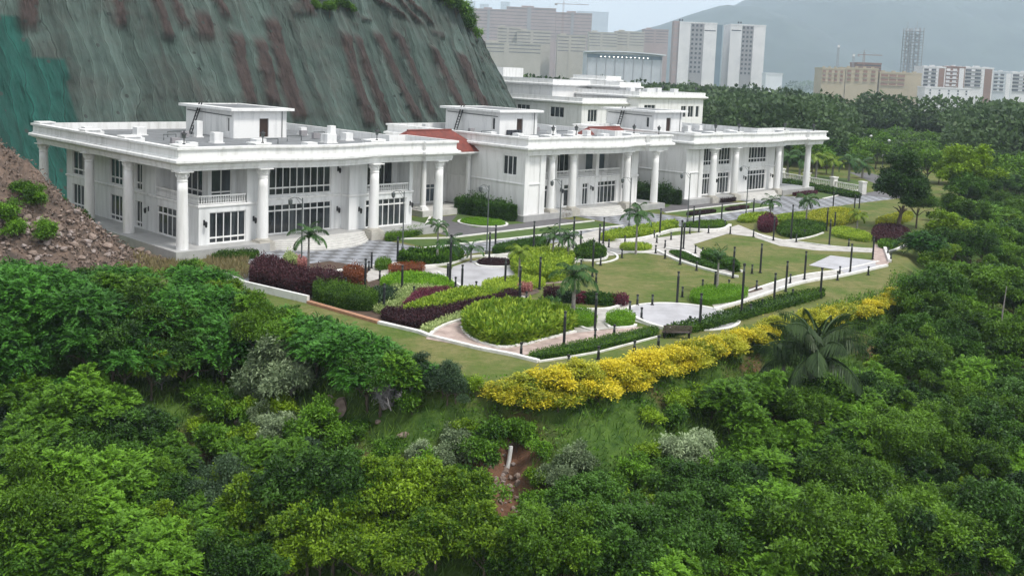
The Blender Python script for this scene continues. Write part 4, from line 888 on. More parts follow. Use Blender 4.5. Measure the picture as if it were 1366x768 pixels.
bed('olive_shrub', [(808,433),(822,438),(845,435),(846,428),(830,424),(812,426)], .85, 'leaf_limebox', 'squat olive green shrub in its own kerbed corner beside the round plaza', 'shrub', leaf=.14, dens=240)
bed('spiky_plant', [(721,417),(732,420),(743,417),(740,412),(726,412)], .7, 'leaf_palm', 'dark spiky plant in a small round planter on the path', 'plant', leaf=.6, dens=40, upright=1.0)
kerb(PG([(717,417),(731,421),(746,417),(742,411),(724,411)]), .25, .28, closed=True)
for (u, v, r_, h, mt, lb) in ((738,397,2.2,.9,'leaf_purple','dark wine coloured clump left of the palm, at the lawn edge'), (758,402,2.6,1.0,'leaf_teal','blue green clump left of the grey palm trunk'), (775,403,1.6,.8,'leaf_maroon','small wine red clump beside the grey palm trunk'), (792,404,2.4,.9,'leaf_dark','dark green clump just right of the grey palm trunk'), (808,406,2.4,.85,'leaf_mid','fresh green clump near the lawn edge, left of the red clump'), (826,406,2.0,.8,'leaf_maroon','reddish clump nearest the round plaza'), (700,388,1.5,.7,'leaf_pink','pinkish clump on the bare red patch of the lawn')):
    a = 12*r_/2
    bed('flower_clump', [(u-a, v), (u-a*.5, v+2.6), (u+a*.5, v+2.8), (u+a, v), (u+a*.5, v-2.5), (u-a*.5, v-2.5)], h, mt, lb, 'plant', leaf=.22, group='clumps along the lawn edge')
bed('lime_shrubs', [(682,362),(700,372),(722,377),(744,378),(757,366),(762,356),(765,349),(740,343),(705,345),(684,349)], 1.2, 'leaf_lime', 'tall lime bed beneath the pair of feather palms', leaf=.24)
bed('lime_shrubs', [(642,386),(664,391),(700,389),(728,382),(722,377),(700,373),(672,377),(648,380)], .6, 'leaf_lime', 'low rounded lime bed along the front of the grey paved court', leaf=.18)
bed('mondo_bed', [(636,353),(655,355),(684,354),(684,348),(650,346),(638,349)], .25, 'leaf_purple', 'flat dark ground cover bed cut into the grey paved court', leaf=.14)
bed('green_dome', [(765,345),(786,348),(806,346),(808,340),(800,334),(780,333),(768,338)], .85, 'leaf_hedge', 'domed green bed inside a curved white kerb near the feather palms', leaf=.2, hump=.4)
bed('road_shrubs', [(655,340),(675,337),(702,333),(728,328),(726,322),(700,326),(665,332)], .7, 'leaf_dark', 'ragged dark shrubs along the far side of the winding path', 'shrub', leaf=.2)
bed('lime_border', [(802,323),(835,321),(866,316),(884,310),(905,305),(900,300),(870,305),(838,311),(804,317)], .75, 'leaf_lime', 'sunny lime border behind the white curved kerb by the road', leaf=.24)
bed('dark_hedge', [(908,305),(938,307),(966,305),(970,299),(945,298),(915,301)], .55, 'leaf_hedge', 'dark green hedge behind the right end of the white curved kerb', 'hedge', leaf=.16)
bed('lime_border', [(828,334),(845,335),(868,334),(868,330),(845,328),(828,330)], .5, 'leaf_lime', 'short lime border where the paths meet above the lawn', leaf=.18)
bed('slate_bed', [(890,336),(905,344),(935,354),(960,361),(970,358),(945,352),(925,345),(912,338)], .25, 'leaf_dark', 'low dark planting inside the wavy white kerbed path', leaf=.2)
bed('wavy_shrubs', [(935,348),(955,352),(975,362),(985,364),(980,356),(955,347),(940,344)], .9, 'leaf_dark', 'dark leafy clump at the foot of the upright palm', 'shrub', leaf=.3)
bed('lawn_box_hedge', [(919,404),(945,408),(975,404),(998,398),(994,390),(960,387),(925,392)], .75, 'leaf_limebox', 'bright green clipped hedge between the lawn and the round plaza', 'hedge', leaf=.12, dens=280)
bed('lime_border', [(985,298),(1010,297),(1030,293),(1030,287),(1005,288),(986,292)], .55, 'leaf_lime', 'lime border under the drooping palm beside the road', leaf=.2)
bed('purple_ball', [(1011,308),(1024,312),(1036,307),(1034,299),(1020,297),(1012,300)], 1.2, 'leaf_maroon', 'round purple shrub at the end of the lawn path', 'shrub', hump=.3, leaf=.2)
bed('green_bed', [(1035,313),(1060,319),(1086,315),(1102,308),(1098,301),(1060,298),(1040,303)], .7, 'leaf_hedge', 'broad mid green bed between the purple ball and the lime row', leaf=.18)
bed('yellow_bed', [(1078,300),(1112,303),(1140,297),(1150,290),(1135,284),(1105,283),(1080,288)], .75, 'leaf_gold', 'golden yellow bed on the far side of the garden', leaf=.24)
bed('yellow_bed', [(1036,298),(1060,296),(1078,294),(1078,288),(1050,289),(1036,292)], .55, 'leaf_lime', 'small yellow green bed under the fan of the far palm', leaf=.2)
bed('lime_row', [(1108,315),(1135,321),(1160,324),(1162,317),(1138,310),(1114,306)], .6, 'leaf_lime', 'lime row left of the dark bed under the big tree', leaf=.18)
bed('shade_bed', [(1163,322),(1185,328),(1210,322),(1214,313),(1195,305),(1165,306)], .75, 'leaf_purple', 'dark plum bed beneath the big round tree', leaf=.2)
bed('edge_green_bed', [(1172,331),(1188,333),(1198,329),(1190,324),(1174,325)], .6, 'leaf_mid', 'bright green bed at the path corner below the big tree', leaf=.24)
bed('yellow_bed', [(1170,303),(1200,300),(1218,293),(1215,286),(1190,290),(1168,296)], .6, 'leaf_gold', 'yellow bed partly hidden by the trunk of the big tree', leaf=.2)
bed('ground_hedge', [(884,452),(930,444),(975,432),(1040,414),(1100,398),(1096,391),(1040,402),(985,418),(930,434),(890,444)], .7, 'leaf_hedge', 'long loose green hedge between the garden and the yellow flowers', 'hedge', leaf=.2, dens=130)
for (pl, h, lb) in (([(516,324),(540,319),(568,312),(568,307),(540,312),(514,318)], .8, 'low hedge at the right foot of the nearest palace stair'), ([(280,350),(343,346),(345,340),(290,343)], .7, 'low hedge at the left foot of the nearest palace front')):
    bed('foundation_hedge', pl, h, 'leaf_hedge', lb, 'hedge', leaf=.16)
for (pl, lb) in (([W(42.6+2.7*math.cos(a), 1.6+3.1*math.sin(a)) for a in np.linspace(0, 6.283, 14)[:-1]], 'ring of green ground cover round the driveway island'),):
    bed('island_bed', [PX(p) for p in pl], .35, 'leaf_limebox', lb, leaf=.14)
bed('wall_shrubs', [PX(W(*q)) for q in ((45.0, 10.6), (47.9, 9.8), (48.0, .4), (46.6, .6), (46.0, 7))], 2.2, 'leaf_dark', 'tall dark green shrubs against the blank side wall of the middle palace', 'shrub', leaf=.3, hump=.5)
bed('wall_shrubs', [PX(W(*q)) for q in ((80.5, 12), (83.6, 10), (83.6, -.5), (82.0, -.3), (81, 7))], 2.3, 'leaf_dark', 'tall dark green shrubs against the blank side wall of the farthest palace', 'shrub', leaf=.3, hump=.5)
for (s0, s1, lb) in ((74, 81, 'dark border in the grass strip in front of the farthest palace'), (84, 90, 'dark maroon border in the grass near the farthest palace stair')):
    bed('strip_border', [PX(W(*q)) for q in ((s0, -8.9), (s1, -8.7), (s1, -7.4), (s0, -7.6))], .4, 'leaf_purple', lb, leaf=.16)
bed('pot_shrubs', [PX(W(*q)) for q in ((55.0, -.6), (57.6, -.6), (57.6, .2), (55.0, .2))], .7, 'leaf_rust', 'reddish plants between the pedestals of the middle palace', 'shrub', leaf=.14)
bed('pot_shrubs', [PX(W(*q)) for q in ((91.6, -2.6), (95.6, -2.6), (95.6, -1.8), (91.6, -1.8))], .7, 'leaf_purple', 'dark plants between the pedestals of the farthest palace', 'shrub', leaf=.14)
bed('pot_shrubs', [PX(W(*q)) for q in ((112.4, -3.8), (120, -4), (120, -2.6), (112.4, -2.6))], .6, 'leaf_maroon', 'reddish border at the right end of the farthest palace', 'shrub', leaf=.14)

# ------------------------------------------------------------------ light posts and bollards
def make_post(name, h, w_, label, cat, group):
    o = empty(name, (0, 0, 0), label, cat, 0, group)
    a = MB(); a.box(-w_*1.5, -w_*1.5, 0, w_*1.5, w_*1.5, .06); a.build('base_plate', 'black_metal', o)
    a = MB(); a.lathe([(w_, .06), (w_, h-.42)], (0, 0, 0), 10); a.build('shaft', 'post_paint', o)
    a = MB(); a.lathe([(w_*.8, h-.42), (w_*.8, h-.14)], (0, 0, 0), 10); a.build('lamp_window', 'grey_metal', o)
    a = MB(); a.lathe([(w_*1.15, h-.14), (w_*1.15, h-.03), (w_*.7, h)], (0, 0, 0), 10); a.build('cap', 'black_metal', o)
    return o
posts = [(487,386,345,'in front of the rust red shrub'),(495.5,358,345,'by the path entrance at the road kerb'),(530,351,316,'at the left end of the glossy green planting'),(536,391,354,'in the lime bed behind the creamy border'),(512,414,378,'in the creamy border left of the purple band'),
 (597,374,352,'on the edge of the grey paved court near its left corner'),(600,382,306,'tallest by the left corner of the grey paved court'),(616,388,353,'on the front left kerb of the grey paved court'),(652.5,347,310,'in the flat dark bed of the paved court'),(660.5,334,300,'on the road side of the flat dark bed'),
 (673.5,383,346,'left one in the low lime bed before the paved court'),(693,391,355,'thicker one at the right end of the low lime bed'),(692.5,414,378,'at the tip of the purple band'),(719.5,386,343,'in front of the tall lime bed with feather palms'),(711.5,333,295,'among the ragged shrubs beside the winding path'),
 (764.5,331,289,'behind the pair of feather palms'),(774,336,308,'beside the green dome, stout and short'),(790,369,320,'at the right edge of the green dome kerb'),(799,333,299,'on the path right of the green dome'),(804.5,325,290,'at the left end of the lime border by the road'),
 (880,314,278,'thick one behind the lime border at the road'),(907,353,283,'tall one in the wavy white kerbed path'),(911.5,332,298,'on the lawn side of the white curved kerb'),(924.5,303,275,'at the back of the dark hedge by the road'),(932,310,279,'in front of the dark hedge by the road'),
 (962,298,272,'at the right end of the dark hedge'),(1004.5,290,265,'in the lime border under the drooping palm'),(752,464,415,'on the front path beside the big oval lime bed'),(793.5,440,391,'at the corner of the clipped box hedge below the palm'),(903,404,362,'on the far rim of the round plaza'),
 (933,440,391,'on the near rim of the round plaza'),(988.5,424,351,'tall one at the right rim of the round plaza'),(953,391,362,'in the clipped hedge between lawn and plaza'),(977.5,371,329,'at the end of the wavy white kerbed path'),(1014,364,325,'alone in the middle of the far lawn'),
 (1048,389,348,'on the lawn side of the pale promenade'),(1032,406,364,'on the slope side of the pale promenade'),(1073,373,335,'where the promenade bends below the lawn'),(1094,398,357,'nearest the yellow flowers below the promenade'),(1134,363,325,'on the paved corner of the far lawn'),
 (1164,346,316,'thick pair post at the start of the brick path'),(1031.5,321,288,'right of the round purple shrub'),(1055,319,273,'tall one in the broad mid green bed'),(1102.5,308,277,'left one of the three in the golden bed'),(1106,327,293,'in front of the lime row near the dark bed'),
 (1113,306,283,'right one of the three in the golden bed'),(1111,279,256,'on the road verge behind the golden bed'),(1139.5,281,259,'on the far verge left of the big tree'),(1146,278,259,'on the far verge nearest the big tree')]
p0 = None
for u, vb, vt, tx in posts:
    p = G(u, vb); h = float(np.clip(HZ(u, vt, p), 1.6, 4.8))
    o = make_post('garden_light_post', 2.8, .105, '', 'light post', 'dark light posts in the garden') if p0 is None else copy_tree(p0)
    p0 = p0 or o; o.location = (p[0], p[1], .02); o.scale = (1, 1, h/2.8); o['label'] = 'slender dark light post '+tx
bols = [(492,361,352,'between the two posts at the path entrance'),(461,384,376,'at the road kerb behind the rust red shrub'),(506.5,374,368,'on the path beside the bronze domed hedge'),(552,396,388,'at the head of the wine red wedge'),(607.5,383,371,'on the left kerb of the grey paved court'),(635,389,378,'on the front kerb of the grey paved court'),(702,403,392,'by the bare red patch of lawn'),
 (775,359,349,'behind the tall lime bed by the lawn'),(795,377,363,'on the lawn edge right of the big palm crown'),(801,354,346,'beside the curved kerb of the green dome'),(812,330,319,'on the path above the green dome'),(829.5,344,333,'on the lawn edge near the short lime border'),(833.5,325,311,'in front of the white curved kerb, leftmost'),(872.5,317,307,'in the lime border near the road'),
 (876,324,313,'in front of the white curved kerb, second from its left end'),(874.5,338,328,'at the junction of the two lawn paths'),(887,331,320,'just above the junction of the lawn paths'),(887,345,333,'just below the junction of the lawn paths'),(895,320,310,'at the bend of the white curved kerb'),(903,303,296,'at the right end of the sunny lime border'),(920,312,304,'in front of the dark hedge, left'),
 (945,311,297,'in front of the dark hedge, middle'),(967,303,296,'at the right end of the dark hedge'),(974,312,301,'at the right tip of the white curved kerb'),(1005,316,306,'on the path left of the round purple shrub'),(927.5,338,328,'on the lawn above the wavy path'),(937,341,333,'on the lawn nearest the wavy path shrubs'),(929,361,349,'on the lower kerb of the wavy path'),(1003,365,354,'on the bare patch where the wavy path ends'),
 (910,396,383,'on the lawn just above the round plaza'),(937,386,379,'behind the lawn hedge, left'),(972,386,379,'behind the lawn hedge, right'),(850,407,393,'on the upper left rim of the round plaza'),(870,407,393,'on the upper rim of the round plaza'),(840,416,401,'at the left end of the round plaza'),(855.5,425,410,'inside the left rim of the round plaza'),(920,437,419,'on the round plaza beside the bench'),
 (695,474,458,'at the front corner beside the big oval lime bed'),(793.5,455,441,'on the front path below the box hedge'),(819,449,435,'on the front path below the olive shrub'),(846,471,456,'below the bench end on the front grass'),(878,464,448,'on the front grass under the left bench leg'),(798,479,467,'on the front grass before the low hedge'),(758,491,479,'on the front grass nearest the yellow flowers'),(1001,420,403,'on the grass right of the round plaza'),
 (1016.5,413,400,'on the grass below the promenade start'),(1009,387,376,'at the lawn end of the pale promenade'),(1054,378,366,'on the upper kerb of the promenade'),(1057,399,388,'below the promenade, second from the plaza'),(1117,374,362,'on the lower kerb of the promenade near the paved corner'),(1120,367,355,'on the upper kerb by the paved corner'),(1158,367,354,'at the right end of the promenade'),(1062,323,314,'on the kerb in front of the mid green bed'),(1073,316,306,'in the broad mid green bed'),
 (1132,329,320,'on the kerb in front of the lime row'),(1184,341,328,'at the brick path kerb, far end'),(1188,349,339,'at the brick path kerb, near end')]
b0 = None
for u, vb, vt, tx in bols:
    p = G(u, vb)
    o = make_post('bollard_light', .95, .10, '', 'bollard', 'dark bollard lights along the garden paths') if b0 is None else copy_tree(b0)
    b0 = b0 or o; o.location = (p[0], p[1], .02); o['label'] = 'short dark bollard light '+tx
# tall street lamps with a side arm and lantern
def street_lamp(p, h, arm, label):
    o = empty('street_lamp', (p[0], p[1], 0), label, 'street lamp', 0, 'tall lamps along the paved road')
    a = MB(); a.lathe([(.16, 0), (.16, .5), (.08, .6), (.055, h)], (0, 0, 0), 10); a.build('pole', 'grey_metal', o)
    a = MB(); a.tube([(0, 0, h-.3), (arm*.3, 0, h-.02), (arm*.7, 0, h+.02), (arm, 0, h-.12)], .035, 6); a.tube([(0, 0, h-.8), (arm*.5, 0, h-.05)], .022, 5); a.build('arm', 'grey_metal', o)
    a = MB(); a.lathe([(.04, 0), (.22, -.12), (.19, -.5), (.06, -.66)], (arm, 0, h-.12), 8); a.build('lantern', 'grey_metal', o)
for u, vb, vt, tx in ((402,362,264,'standing in front of the nearest palace windows'),(537,335,255,'before the right columns of the nearest palace'),(649,340,247,'by the driveway in front of the red roofed porch'),(746,318,240,'before the leftmost columns of the middle palace'),(839,303,237,'before the right columns of the middle palace'),(917,297,231,'before the dark shrubs beside the farthest palace'),(995,287,222,'before the wide windows of the farthest palace')):
    p = G(u, vb); street_lamp(p, HZ(u, vt, p), -1.15 if u != 649 else -.9, 'tall thin grey lamp '+tx)
# bench
bo = empty('garden_bench', tuple(G(903, 452)), 'brown slatted garden bench with a backrest facing the round plaza', 'bench', math.atan2(*(G(922, 450)-G(884, 449))[1::-1]))
bw = float(np.linalg.norm(G(922, 450)-G(884, 449)))*.5
a = MB(); [a.box(-bw, y, .44, bw, y+.1, .49) for y in (.0, .13, .26, .39)]; a.build('seat', 'bench_wood', bo)
a = MB(); [a.box(-bw, -.10-.02*k, .62+.17*k, bw, -.06-.02*k, .74+.17*k) for k in range(3)]; a.build('backrest', 'bench_wood', bo)
for x in (-bw+.12, bw-.18):
    a = MB(); a.box(x, .02, 0, x+.07, .08, .438); a.box(x, .40, 0, x+.07, .46, .438); a.box(x, .085, .36, x+.07, .395, .438); a.obox((x, -.03, 0), (.07, 0, 0), (0, .05, 0), (0, -.10, 1.08)); a.build('leg', 'black_metal', bo)
# white balustrade wall by the far road bend
def far_balustrade(a, b, label):
    a, b = np.array(a[:2]), np.array(b[:2]); L = np.linalg.norm(b-a); o = empty('balustrade_wall', (*a, 0), label, 'balustrade', math.atan2(*(b-a)[::-1]))
    m_ = MB(); m_.box(0, -.15, 0, L, .15, .35); m_.box(0, -.14, .95, L, .14, 1.1); m_.build('rail', 'kerb_white', o)
    k = int(L/6); m_ = MB()
    for i in range(int(L/.5)): m_.lathe([(.06, .35), (.12, .55), (.06, .95)], (.25+i*.5, 0, 0), 6, False)
    m_.build('baluster_row', 'kerb_white', o)
    for i in range(k+1): m_ = MB(); m_.box(L*i/k-.5, -.5, 0, L*i/k+.5, .5, 1.5); m_.box(L*i/k-.6, -.6, 1.5, L*i/k+.6, .6, 1.66); m_.build('pier', 'kerb_white', o)
    o.scale = (1, 1, 1.4)
fbw = far_balustrade(G(1042, 240), G(1150, 259), 'white balustrade wall with square piers beyond the road, right of the farthest palace')
bed('roadside_hedge', [(1040,246),(1080,254),(1145,266),(1148,263),(1090,252),(1044,243)], .8, 'leaf_hedge', 'dark hedge along the foot of the white balustrade wall', 'hedge', leaf=.3, dens=60)
sheet('lawn', PG([(1060,233),(1130,238),(1160,247),(1150,252),(1060,240)]), .02, 'lawn_green')
# ------------------------------------------------------------------ trees and shrubs (leaf by leaf prototypes, then copies)
def sph(n, g, up=.0):
    a = nrm(g.normal(size=(n, 3)))
    if up: a[:, 2] = np.where(a[:, 2] < -up, -a[:, 2]*.6, a[:, 2])
    return a
def crown_mesh(name, material, seed, R_=3.0, flat=.75, lobes=16, sprays=900, per=9, leaf=.22, wid=.45, spray=.55, droop=.25, style='spray', lobe_r=.42, tone=.0):
    g = np.random.default_rng(seed)
    c = sph(lobes, g, .35); rad = g.uniform(.30, 1.0, lobes)[:, None]*(1+.25*np.sin(np.arctan2(c[:, 1], c[:, 0])*2+g.uniform(0, 6)))[:, None]
    LC = c*rad*np.array([1, 1, flat])*R_; LR = R_*lobe_r*g.uniform(.5, 1.45, lobes); LT = g.uniform(-.16, .16, lobes)
    k = g.integers(0, lobes, sprays); dirs = sph(sprays, g, .22)
    P = LC[k]+dirs*(LR[k]*g.uniform(.55, 1.05, sprays))[:, None]*np.array([1, 1, .8])
    inside = np.zeros(sprays, bool)                  # drop what is buried deep in other lobes
    for i in range(lobes): inside |= (np.linalg.norm((P-LC[i])/np.array([1, 1, .8]), axis=1) < LR[i]*.62) & (k != i)
    P, dirs, k = P[~inside], dirs[~inside], k[~inside]; n = len(P)
    D = nrm(dirs*np.array([1, 1, .6])+g.normal(size=(n, 3))*.35+np.array([0, 0, .25])); tl = g.uniform(-.24, .24, n)+LT[k]*1.3
    if style == 'spray':                             # pinnate sprays: leaflets on both sides of a drooping rachis
        m_ = per; f = (np.arange(m_)+.6)/m_
        side = nrm(np.cross(D, np.array([0, 0, 1.0])+g.normal(size=(n, 3))*.25)); L = spray*g.uniform(.7, 1.3, n)
        pos = P[:, None]+D[:, None]*(L[:, None]*f)[..., None]-np.array([0, 0, 1.0])*(droop*L[:, None]*f**2)[..., None]
        V = []; T = []
        for s in (-1, 1):
            d = side[:, None]*s*.85+D[:, None]*.55-np.array([0, 0, .22]); d = np.broadcast_to(d, pos.shape).reshape(-1, 3)+g.normal(size=(n*m_, 3))*.12
            ll = (leaf*(1-.5*np.abs(f-.45))[None]*np.ones((n, 1))).ravel(); up = np.array([0, 0, 1.0])+g.normal(size=(n*m_, 3))*.3
            d = nrm(d); S = nrm(np.cross(d, up)); p_ = pos.reshape(-1, 3); mid = p_+d*(ll*.45)[:, None]; w_ = (ll*wid*.5)[:, None]
            V.append(np.stack([p_, mid+S*w_, p_+d*ll[:, None], mid-S*w_], 1)); T.append(np.repeat(tl, m_)+g.uniform(-.08, .08, n*m_)+np.tile(f*.14, n))
        V = np.concatenate(V); T = np.concatenate(T)
    else:                                            # rosettes of broad leaves at the twig ends
        p_ = np.repeat(P, per, 0)+g.normal(size=(n*per, 3))*spray*.35; d = nrm(np.repeat(D, per, 0)+g.normal(size=(n*per, 3))*.75)
        up = np.array([0, 0, 1.0])+g.normal(size=(n*per, 3))*.45; S = nrm(np.cross(d, up)); ll = leaf*g.uniform(.65, 1.3, n*per)
        mid = p_+d*(ll*.45)[:, None]; w_ = (ll*wid*.5)[:, None]; tip = p_+d*ll[:, None]-np.array([0, 0, 1.0])*(ll*.15)[:, None]
        V = np.stack([p_, mid+S*w_, tip, mid-S*w_], 1); T = np.repeat(tl, per)+g.uniform(-.15, .15, n*per)
    hgt = (V[:, 0, 2]/(R_*flat))                     # leaf tint grows paler towards the top of the crown
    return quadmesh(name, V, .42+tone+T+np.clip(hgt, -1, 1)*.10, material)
def trunk_mesh(name, h, r, R_, seed, material='bark', n=5):
    g = np.random.default_rng(seed); mb = MB(); lean = g.normal(size=2)*.06*h
    pts = [(lean[0]*f*f, lean[1]*f*f, -.9+(h+.9)*f) for f in np.linspace(0, 1, 5)]
    mb.tube(pts, [r*(1.15-.55*f) for f in np.linspace(0, 1, 5)], 8)
    for i in range(n):
        a = 6.283*i/n+g.uniform(-.4, .4); b = np.array([lean[0]*.5, lean[1]*.5, h*g.uniform(.55, .8)]); L = R_*g.uniform(.6, .85)
        e = b+np.array([math.cos(a)*L, math.sin(a)*L, L*g.uniform(.45, .8)]); mid = (b+e)/2+np.array([0, 0, .15*L])
        mb.tube([b, mid, e], [r*.5, r*.32, r*.1], 6)
    return mb.mesh(name, material)
KIND = {}
def proto(key, nvar, h, r, tk, cat, **kw):
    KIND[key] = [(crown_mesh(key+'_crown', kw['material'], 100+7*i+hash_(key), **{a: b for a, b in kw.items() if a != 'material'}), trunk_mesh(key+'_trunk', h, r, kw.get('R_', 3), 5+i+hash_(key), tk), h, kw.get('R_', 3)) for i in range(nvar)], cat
def hash_(s): return sum(ord(c)*(i+3) for i, c in enumerate(s)) % 997
proto('fern_leaved_tree', 3, 2.5, .13, 'bark', 'tree', material='leaf_fern', R_=2.9, flat=.55, lobes=26, sprays=1500, per=9, leaf=.32, wid=.46, spray=1.05, droop=.45, lobe_r=.30)
proto('feathery_tree', 3, 2.7, .13, 'bark', 'tree', material='leaf_mid', R_=3.0, flat=.72, lobes=34, sprays=2000, per=8, leaf=.28, wid=.46, spray=.7, droop=.35, lobe_r=.26)
proto('bright_tree', 3, 2.7, .13, 'bark', 'tree', material='leaf_bright', R_=2.8, flat=.75, lobes=38, sprays=1500, per=17, leaf=.27, wid=.5, spray=.36, style='rosette', lobe_r=.23)
proto('dark_tree', 3, 3.0, .16, 'bark', 'tree', material='leaf_dark', R_=3.2, flat=.78, lobes=36, sprays=1550, per=17, leaf=.26, wid=.5, spray=.38, style='rosette', lobe_r=.25)
proto('broad_tree', 3, 3.4, .17, 'bark', 'tree', material='leaf_hedge', R_=3.6, flat=.8, lobes=44, sprays=2200, per=16, leaf=.24, wid=.5, spray=.38, style='rosette', lobe_r=.24)
proto('teal_tree', 2, 1.9, .12, 'bark', 'tree', material='leaf_teal', R_=2.4, flat=.75, lobes=18, sprays=2000, per=8, leaf=.20, wid=.4, spray=.4, style='rosette', lobe_r=.33)
proto('green_shrub', 3, .7, .07, 'bark', 'shrub', material='leaf_mid', R_=1.3, flat=.75, lobes=11, sprays=620, per=8, leaf=.22, wid=.45, spray=.38, style='rosette', lobe_r=.40)
proto('lime_shrub', 2, .7, .07, 'bark', 'shrub', material='leaf_bright', R_=1.2, flat=.75, lobes=11, sprays=560, per=8, leaf=.24, wid=.45, spray=.4, style='rosette', lobe_r=.40)
proto('silver_shrub', 3, .9, .08, 'bark_grey', 'shrub', material='leaf_silver', R_=1.5, flat=.95, lobes=15, sprays=900, per=8, leaf=.24, wid=.38, spray=.36, style='rosette', lobe_r=.36)
proto('yellow_bush', 3, .9, .08, 'bark', 'flowering bush', tone=.14, material='leaf_yellow', R_=1.7, flat=.62, lobes=16, sprays=1000, per=8, leaf=.24, wid=.5, spray=.45, style='rosette', lobe_r=.38)
proto('gold_bush', 2, .9, .08, 'bark', 'flowering bush', tone=.12, material='leaf_gold', R_=1.7, flat=.6, lobes=15, sprays=900, per=8, leaf=.24, wid=.5, spray=.45, style='rosette', lobe_r=.38)
LAND = [('the earth heap', 120, 290), ('the retaining wall', 370, 395), ('the purple hedge', 390, 375), ('the front lawn strip', 600, 480), ('the pale silver bush', 370, 505), ('the red boulders', 480, 548), ('the eroded gully', 683, 640), ('the white pipe', 680, 608),
        ('the yellow flower row', 800, 510), ('the coconut palm', 1092, 490), ('the bare grassy bank', 800, 585), ('the bare grey thicket', 1270, 640), ('the big round tree', 1197, 260), ('the promenade', 1090, 378), ('the round plaza', 908, 425), ('the grassy hollow', 290, 580), ('the garden corner', 715, 482), ('the tall dry stem', 1333, 430)]
DESC = {'fern_leaved_tree': 'dark fern leaved tree', 'feathery_tree': 'mid green feathery tree', 'bright_tree': 'bright yellow green tree', 'dark_tree': 'dark green dense tree', 'broad_tree': 'broad green small leaved tree',
        'teal_tree': 'dull blue green tree', 'green_shrub': 'low green shrub', 'lime_shrub': 'low lime green shrub', 'silver_shrub': 'silvery grey green shrub', 'yellow_bush': 'golden yellow flowering bush', 'gold_bush': 'yellow green flowering bush'}
PLACED = []
def plant(key, p, s=1.0, zs=1.0, label=None, group=None, var=None):
    vs, cat = KIND[key]; i = len(PLACED); cm, tm, h, Rr = vs[(var if var is not None else random.randrange(len(vs)))]
    o = bpy.data.objects.new(key, None); COL.objects.link(o); o.location = tuple(map(float, p)); o.rotation_euler = (0, 0, random.uniform(0, 6.28)); o.scale = (s, s, s*zs)
    t = link('trunk' if 'tree' in key else 'stems', tm, o); c = link('crown' if 'tree' in key else 'foliage', cm, o); c.location = (0, 0, h+Rr*.25)
    o['category'] = cat; o['group'] = group or (DESC[key]+'s').replace('shrubs', 'shrubs')+' in the thicket below the garden'
    top = (p[0], p[1], p[2]+(h+Rr*.3)*s*zs); PLACED.append((o, key, PX(top), label)); return o
def name_plants():
    from collections import defaultdict
    cand = defaultdict(list)
    for o, key, (u, v), lb in PLACED:
        if lb: o['label'] = lb; continue
        d = sorted((math.hypot(u-a, v-b), nm, a, b) for nm, a, b in LAND)[0]; dx, dy = u-d[2], v-d[3]
        rel = ('left of ' if dx < 0 else 'right of ') if abs(dx) > abs(dy) else ('behind ' if dy < 0 else 'below ')
        cand[(key, rel+d[1])].append((d[0], o))
    nth = ['nearest', 'second nearest', 'third nearest', 'fourth nearest', 'fifth nearest', 'sixth nearest', 'seventh nearest', 'eighth nearest', 'ninth nearest', 'tenth nearest', 'eleventh nearest', 'twelfth nearest', 'thirteenth nearest', 'fourteenth nearest', 'fifteenth nearest', 'sixteenth nearest', 'seventeenth nearest', 'eighteenth nearest']
    for (key, w_), l in cand.items():
        l.sort(key=lambda a: a[0])
        for i, (d, o) in enumerate(l):
            o['label'] = DESC[key]+', '+((nth[i]+' of its kind ') if len(l) > 1 and i < 18 else ('farthest of its kind ' if len(l) > 1 else ''))+w_
SKY = ([-60,0,100,200,270,330,400,450,500,560,600,640,700,760,850,900,960,1000,1060,1150,1195,1215,1235,1300,1366,1440], [345,345,352,352,338,384,408,428,445,468,473,498,556,552,532,514,496,494,494,482,440,335,262,240,214,210])
OPEN = [(790,592,125,60), (540,565,95,42), (290,585,48,38), (685,648,46,76), (372,512,34,40), (590,470,175,30), (1060,400,150,16)]
def crownrow(key, u, v, s=1.0, zs=1.0, **k):        # stand a plant so that its crown shows at this photo point: search the ground along the view
    if 'tree' in key and any(((u-a)/(c+22))**2+((v-b)/(d+14))**2 < 1 for a, b, c, d in OPEN[:5]): return None
    vs, cat = KIND[key]; hh = (vs[0][2]+vs[0][3]*.3)*s*zs
    d = ray(u, v); tt = np.arange(36, 320, .5); x, y, z = d[0]*tt, d[1]*tt, H+d[2]*tt
    gz = ground(x, y); i = int(np.argmax(z-hh*.95 < gz)) if (z-hh*.95 < gz).any() else 60
    if key not in ('yellow_bush', 'gold_bush'):      # keep crowns below what must stay open behind them
        Rr = vs[0][3]; fl = {'fern_leaved_tree': .85}.get(key, 1.0); rp_ = Rr*s*F/y[i]
        vt_ = PX((x[i], y[i], gz[i]+(vs[0][2]+Rr*(.25+.75*fl))*s*zs))[1]
        lim_ = max(np.interp([u-rp_*.6, u, u+rp_*.6], *SKY))
        if v > 598 and 'tree' in key: lim_ = max(lim_, np.interp(u, [380, 430, 640, 660, 900, 960, 1020, 1100], [0, 590, 626, 668, 668, 640, 600, 0]))
        if vt_ < lim_ and k.get('tries', 0) < 26: k['tries'] = k.get('tries', 0)+1; return crownrow(key, u, v+5, s*.99, zs, **k)
        if vt_ < lim_-14 and u > 250 and 'shrub' not in key: return None
    k.pop('tries', None)
    if u > 290 and key not in ('yellow_bush', 'gold_bush') and bool(inpoly(np.array([x[i]]), np.array([y[i]]), PLAT)[0]): return None
    return plant(key, (x[i], y[i], gz[i]-.15), s, zs, **k)
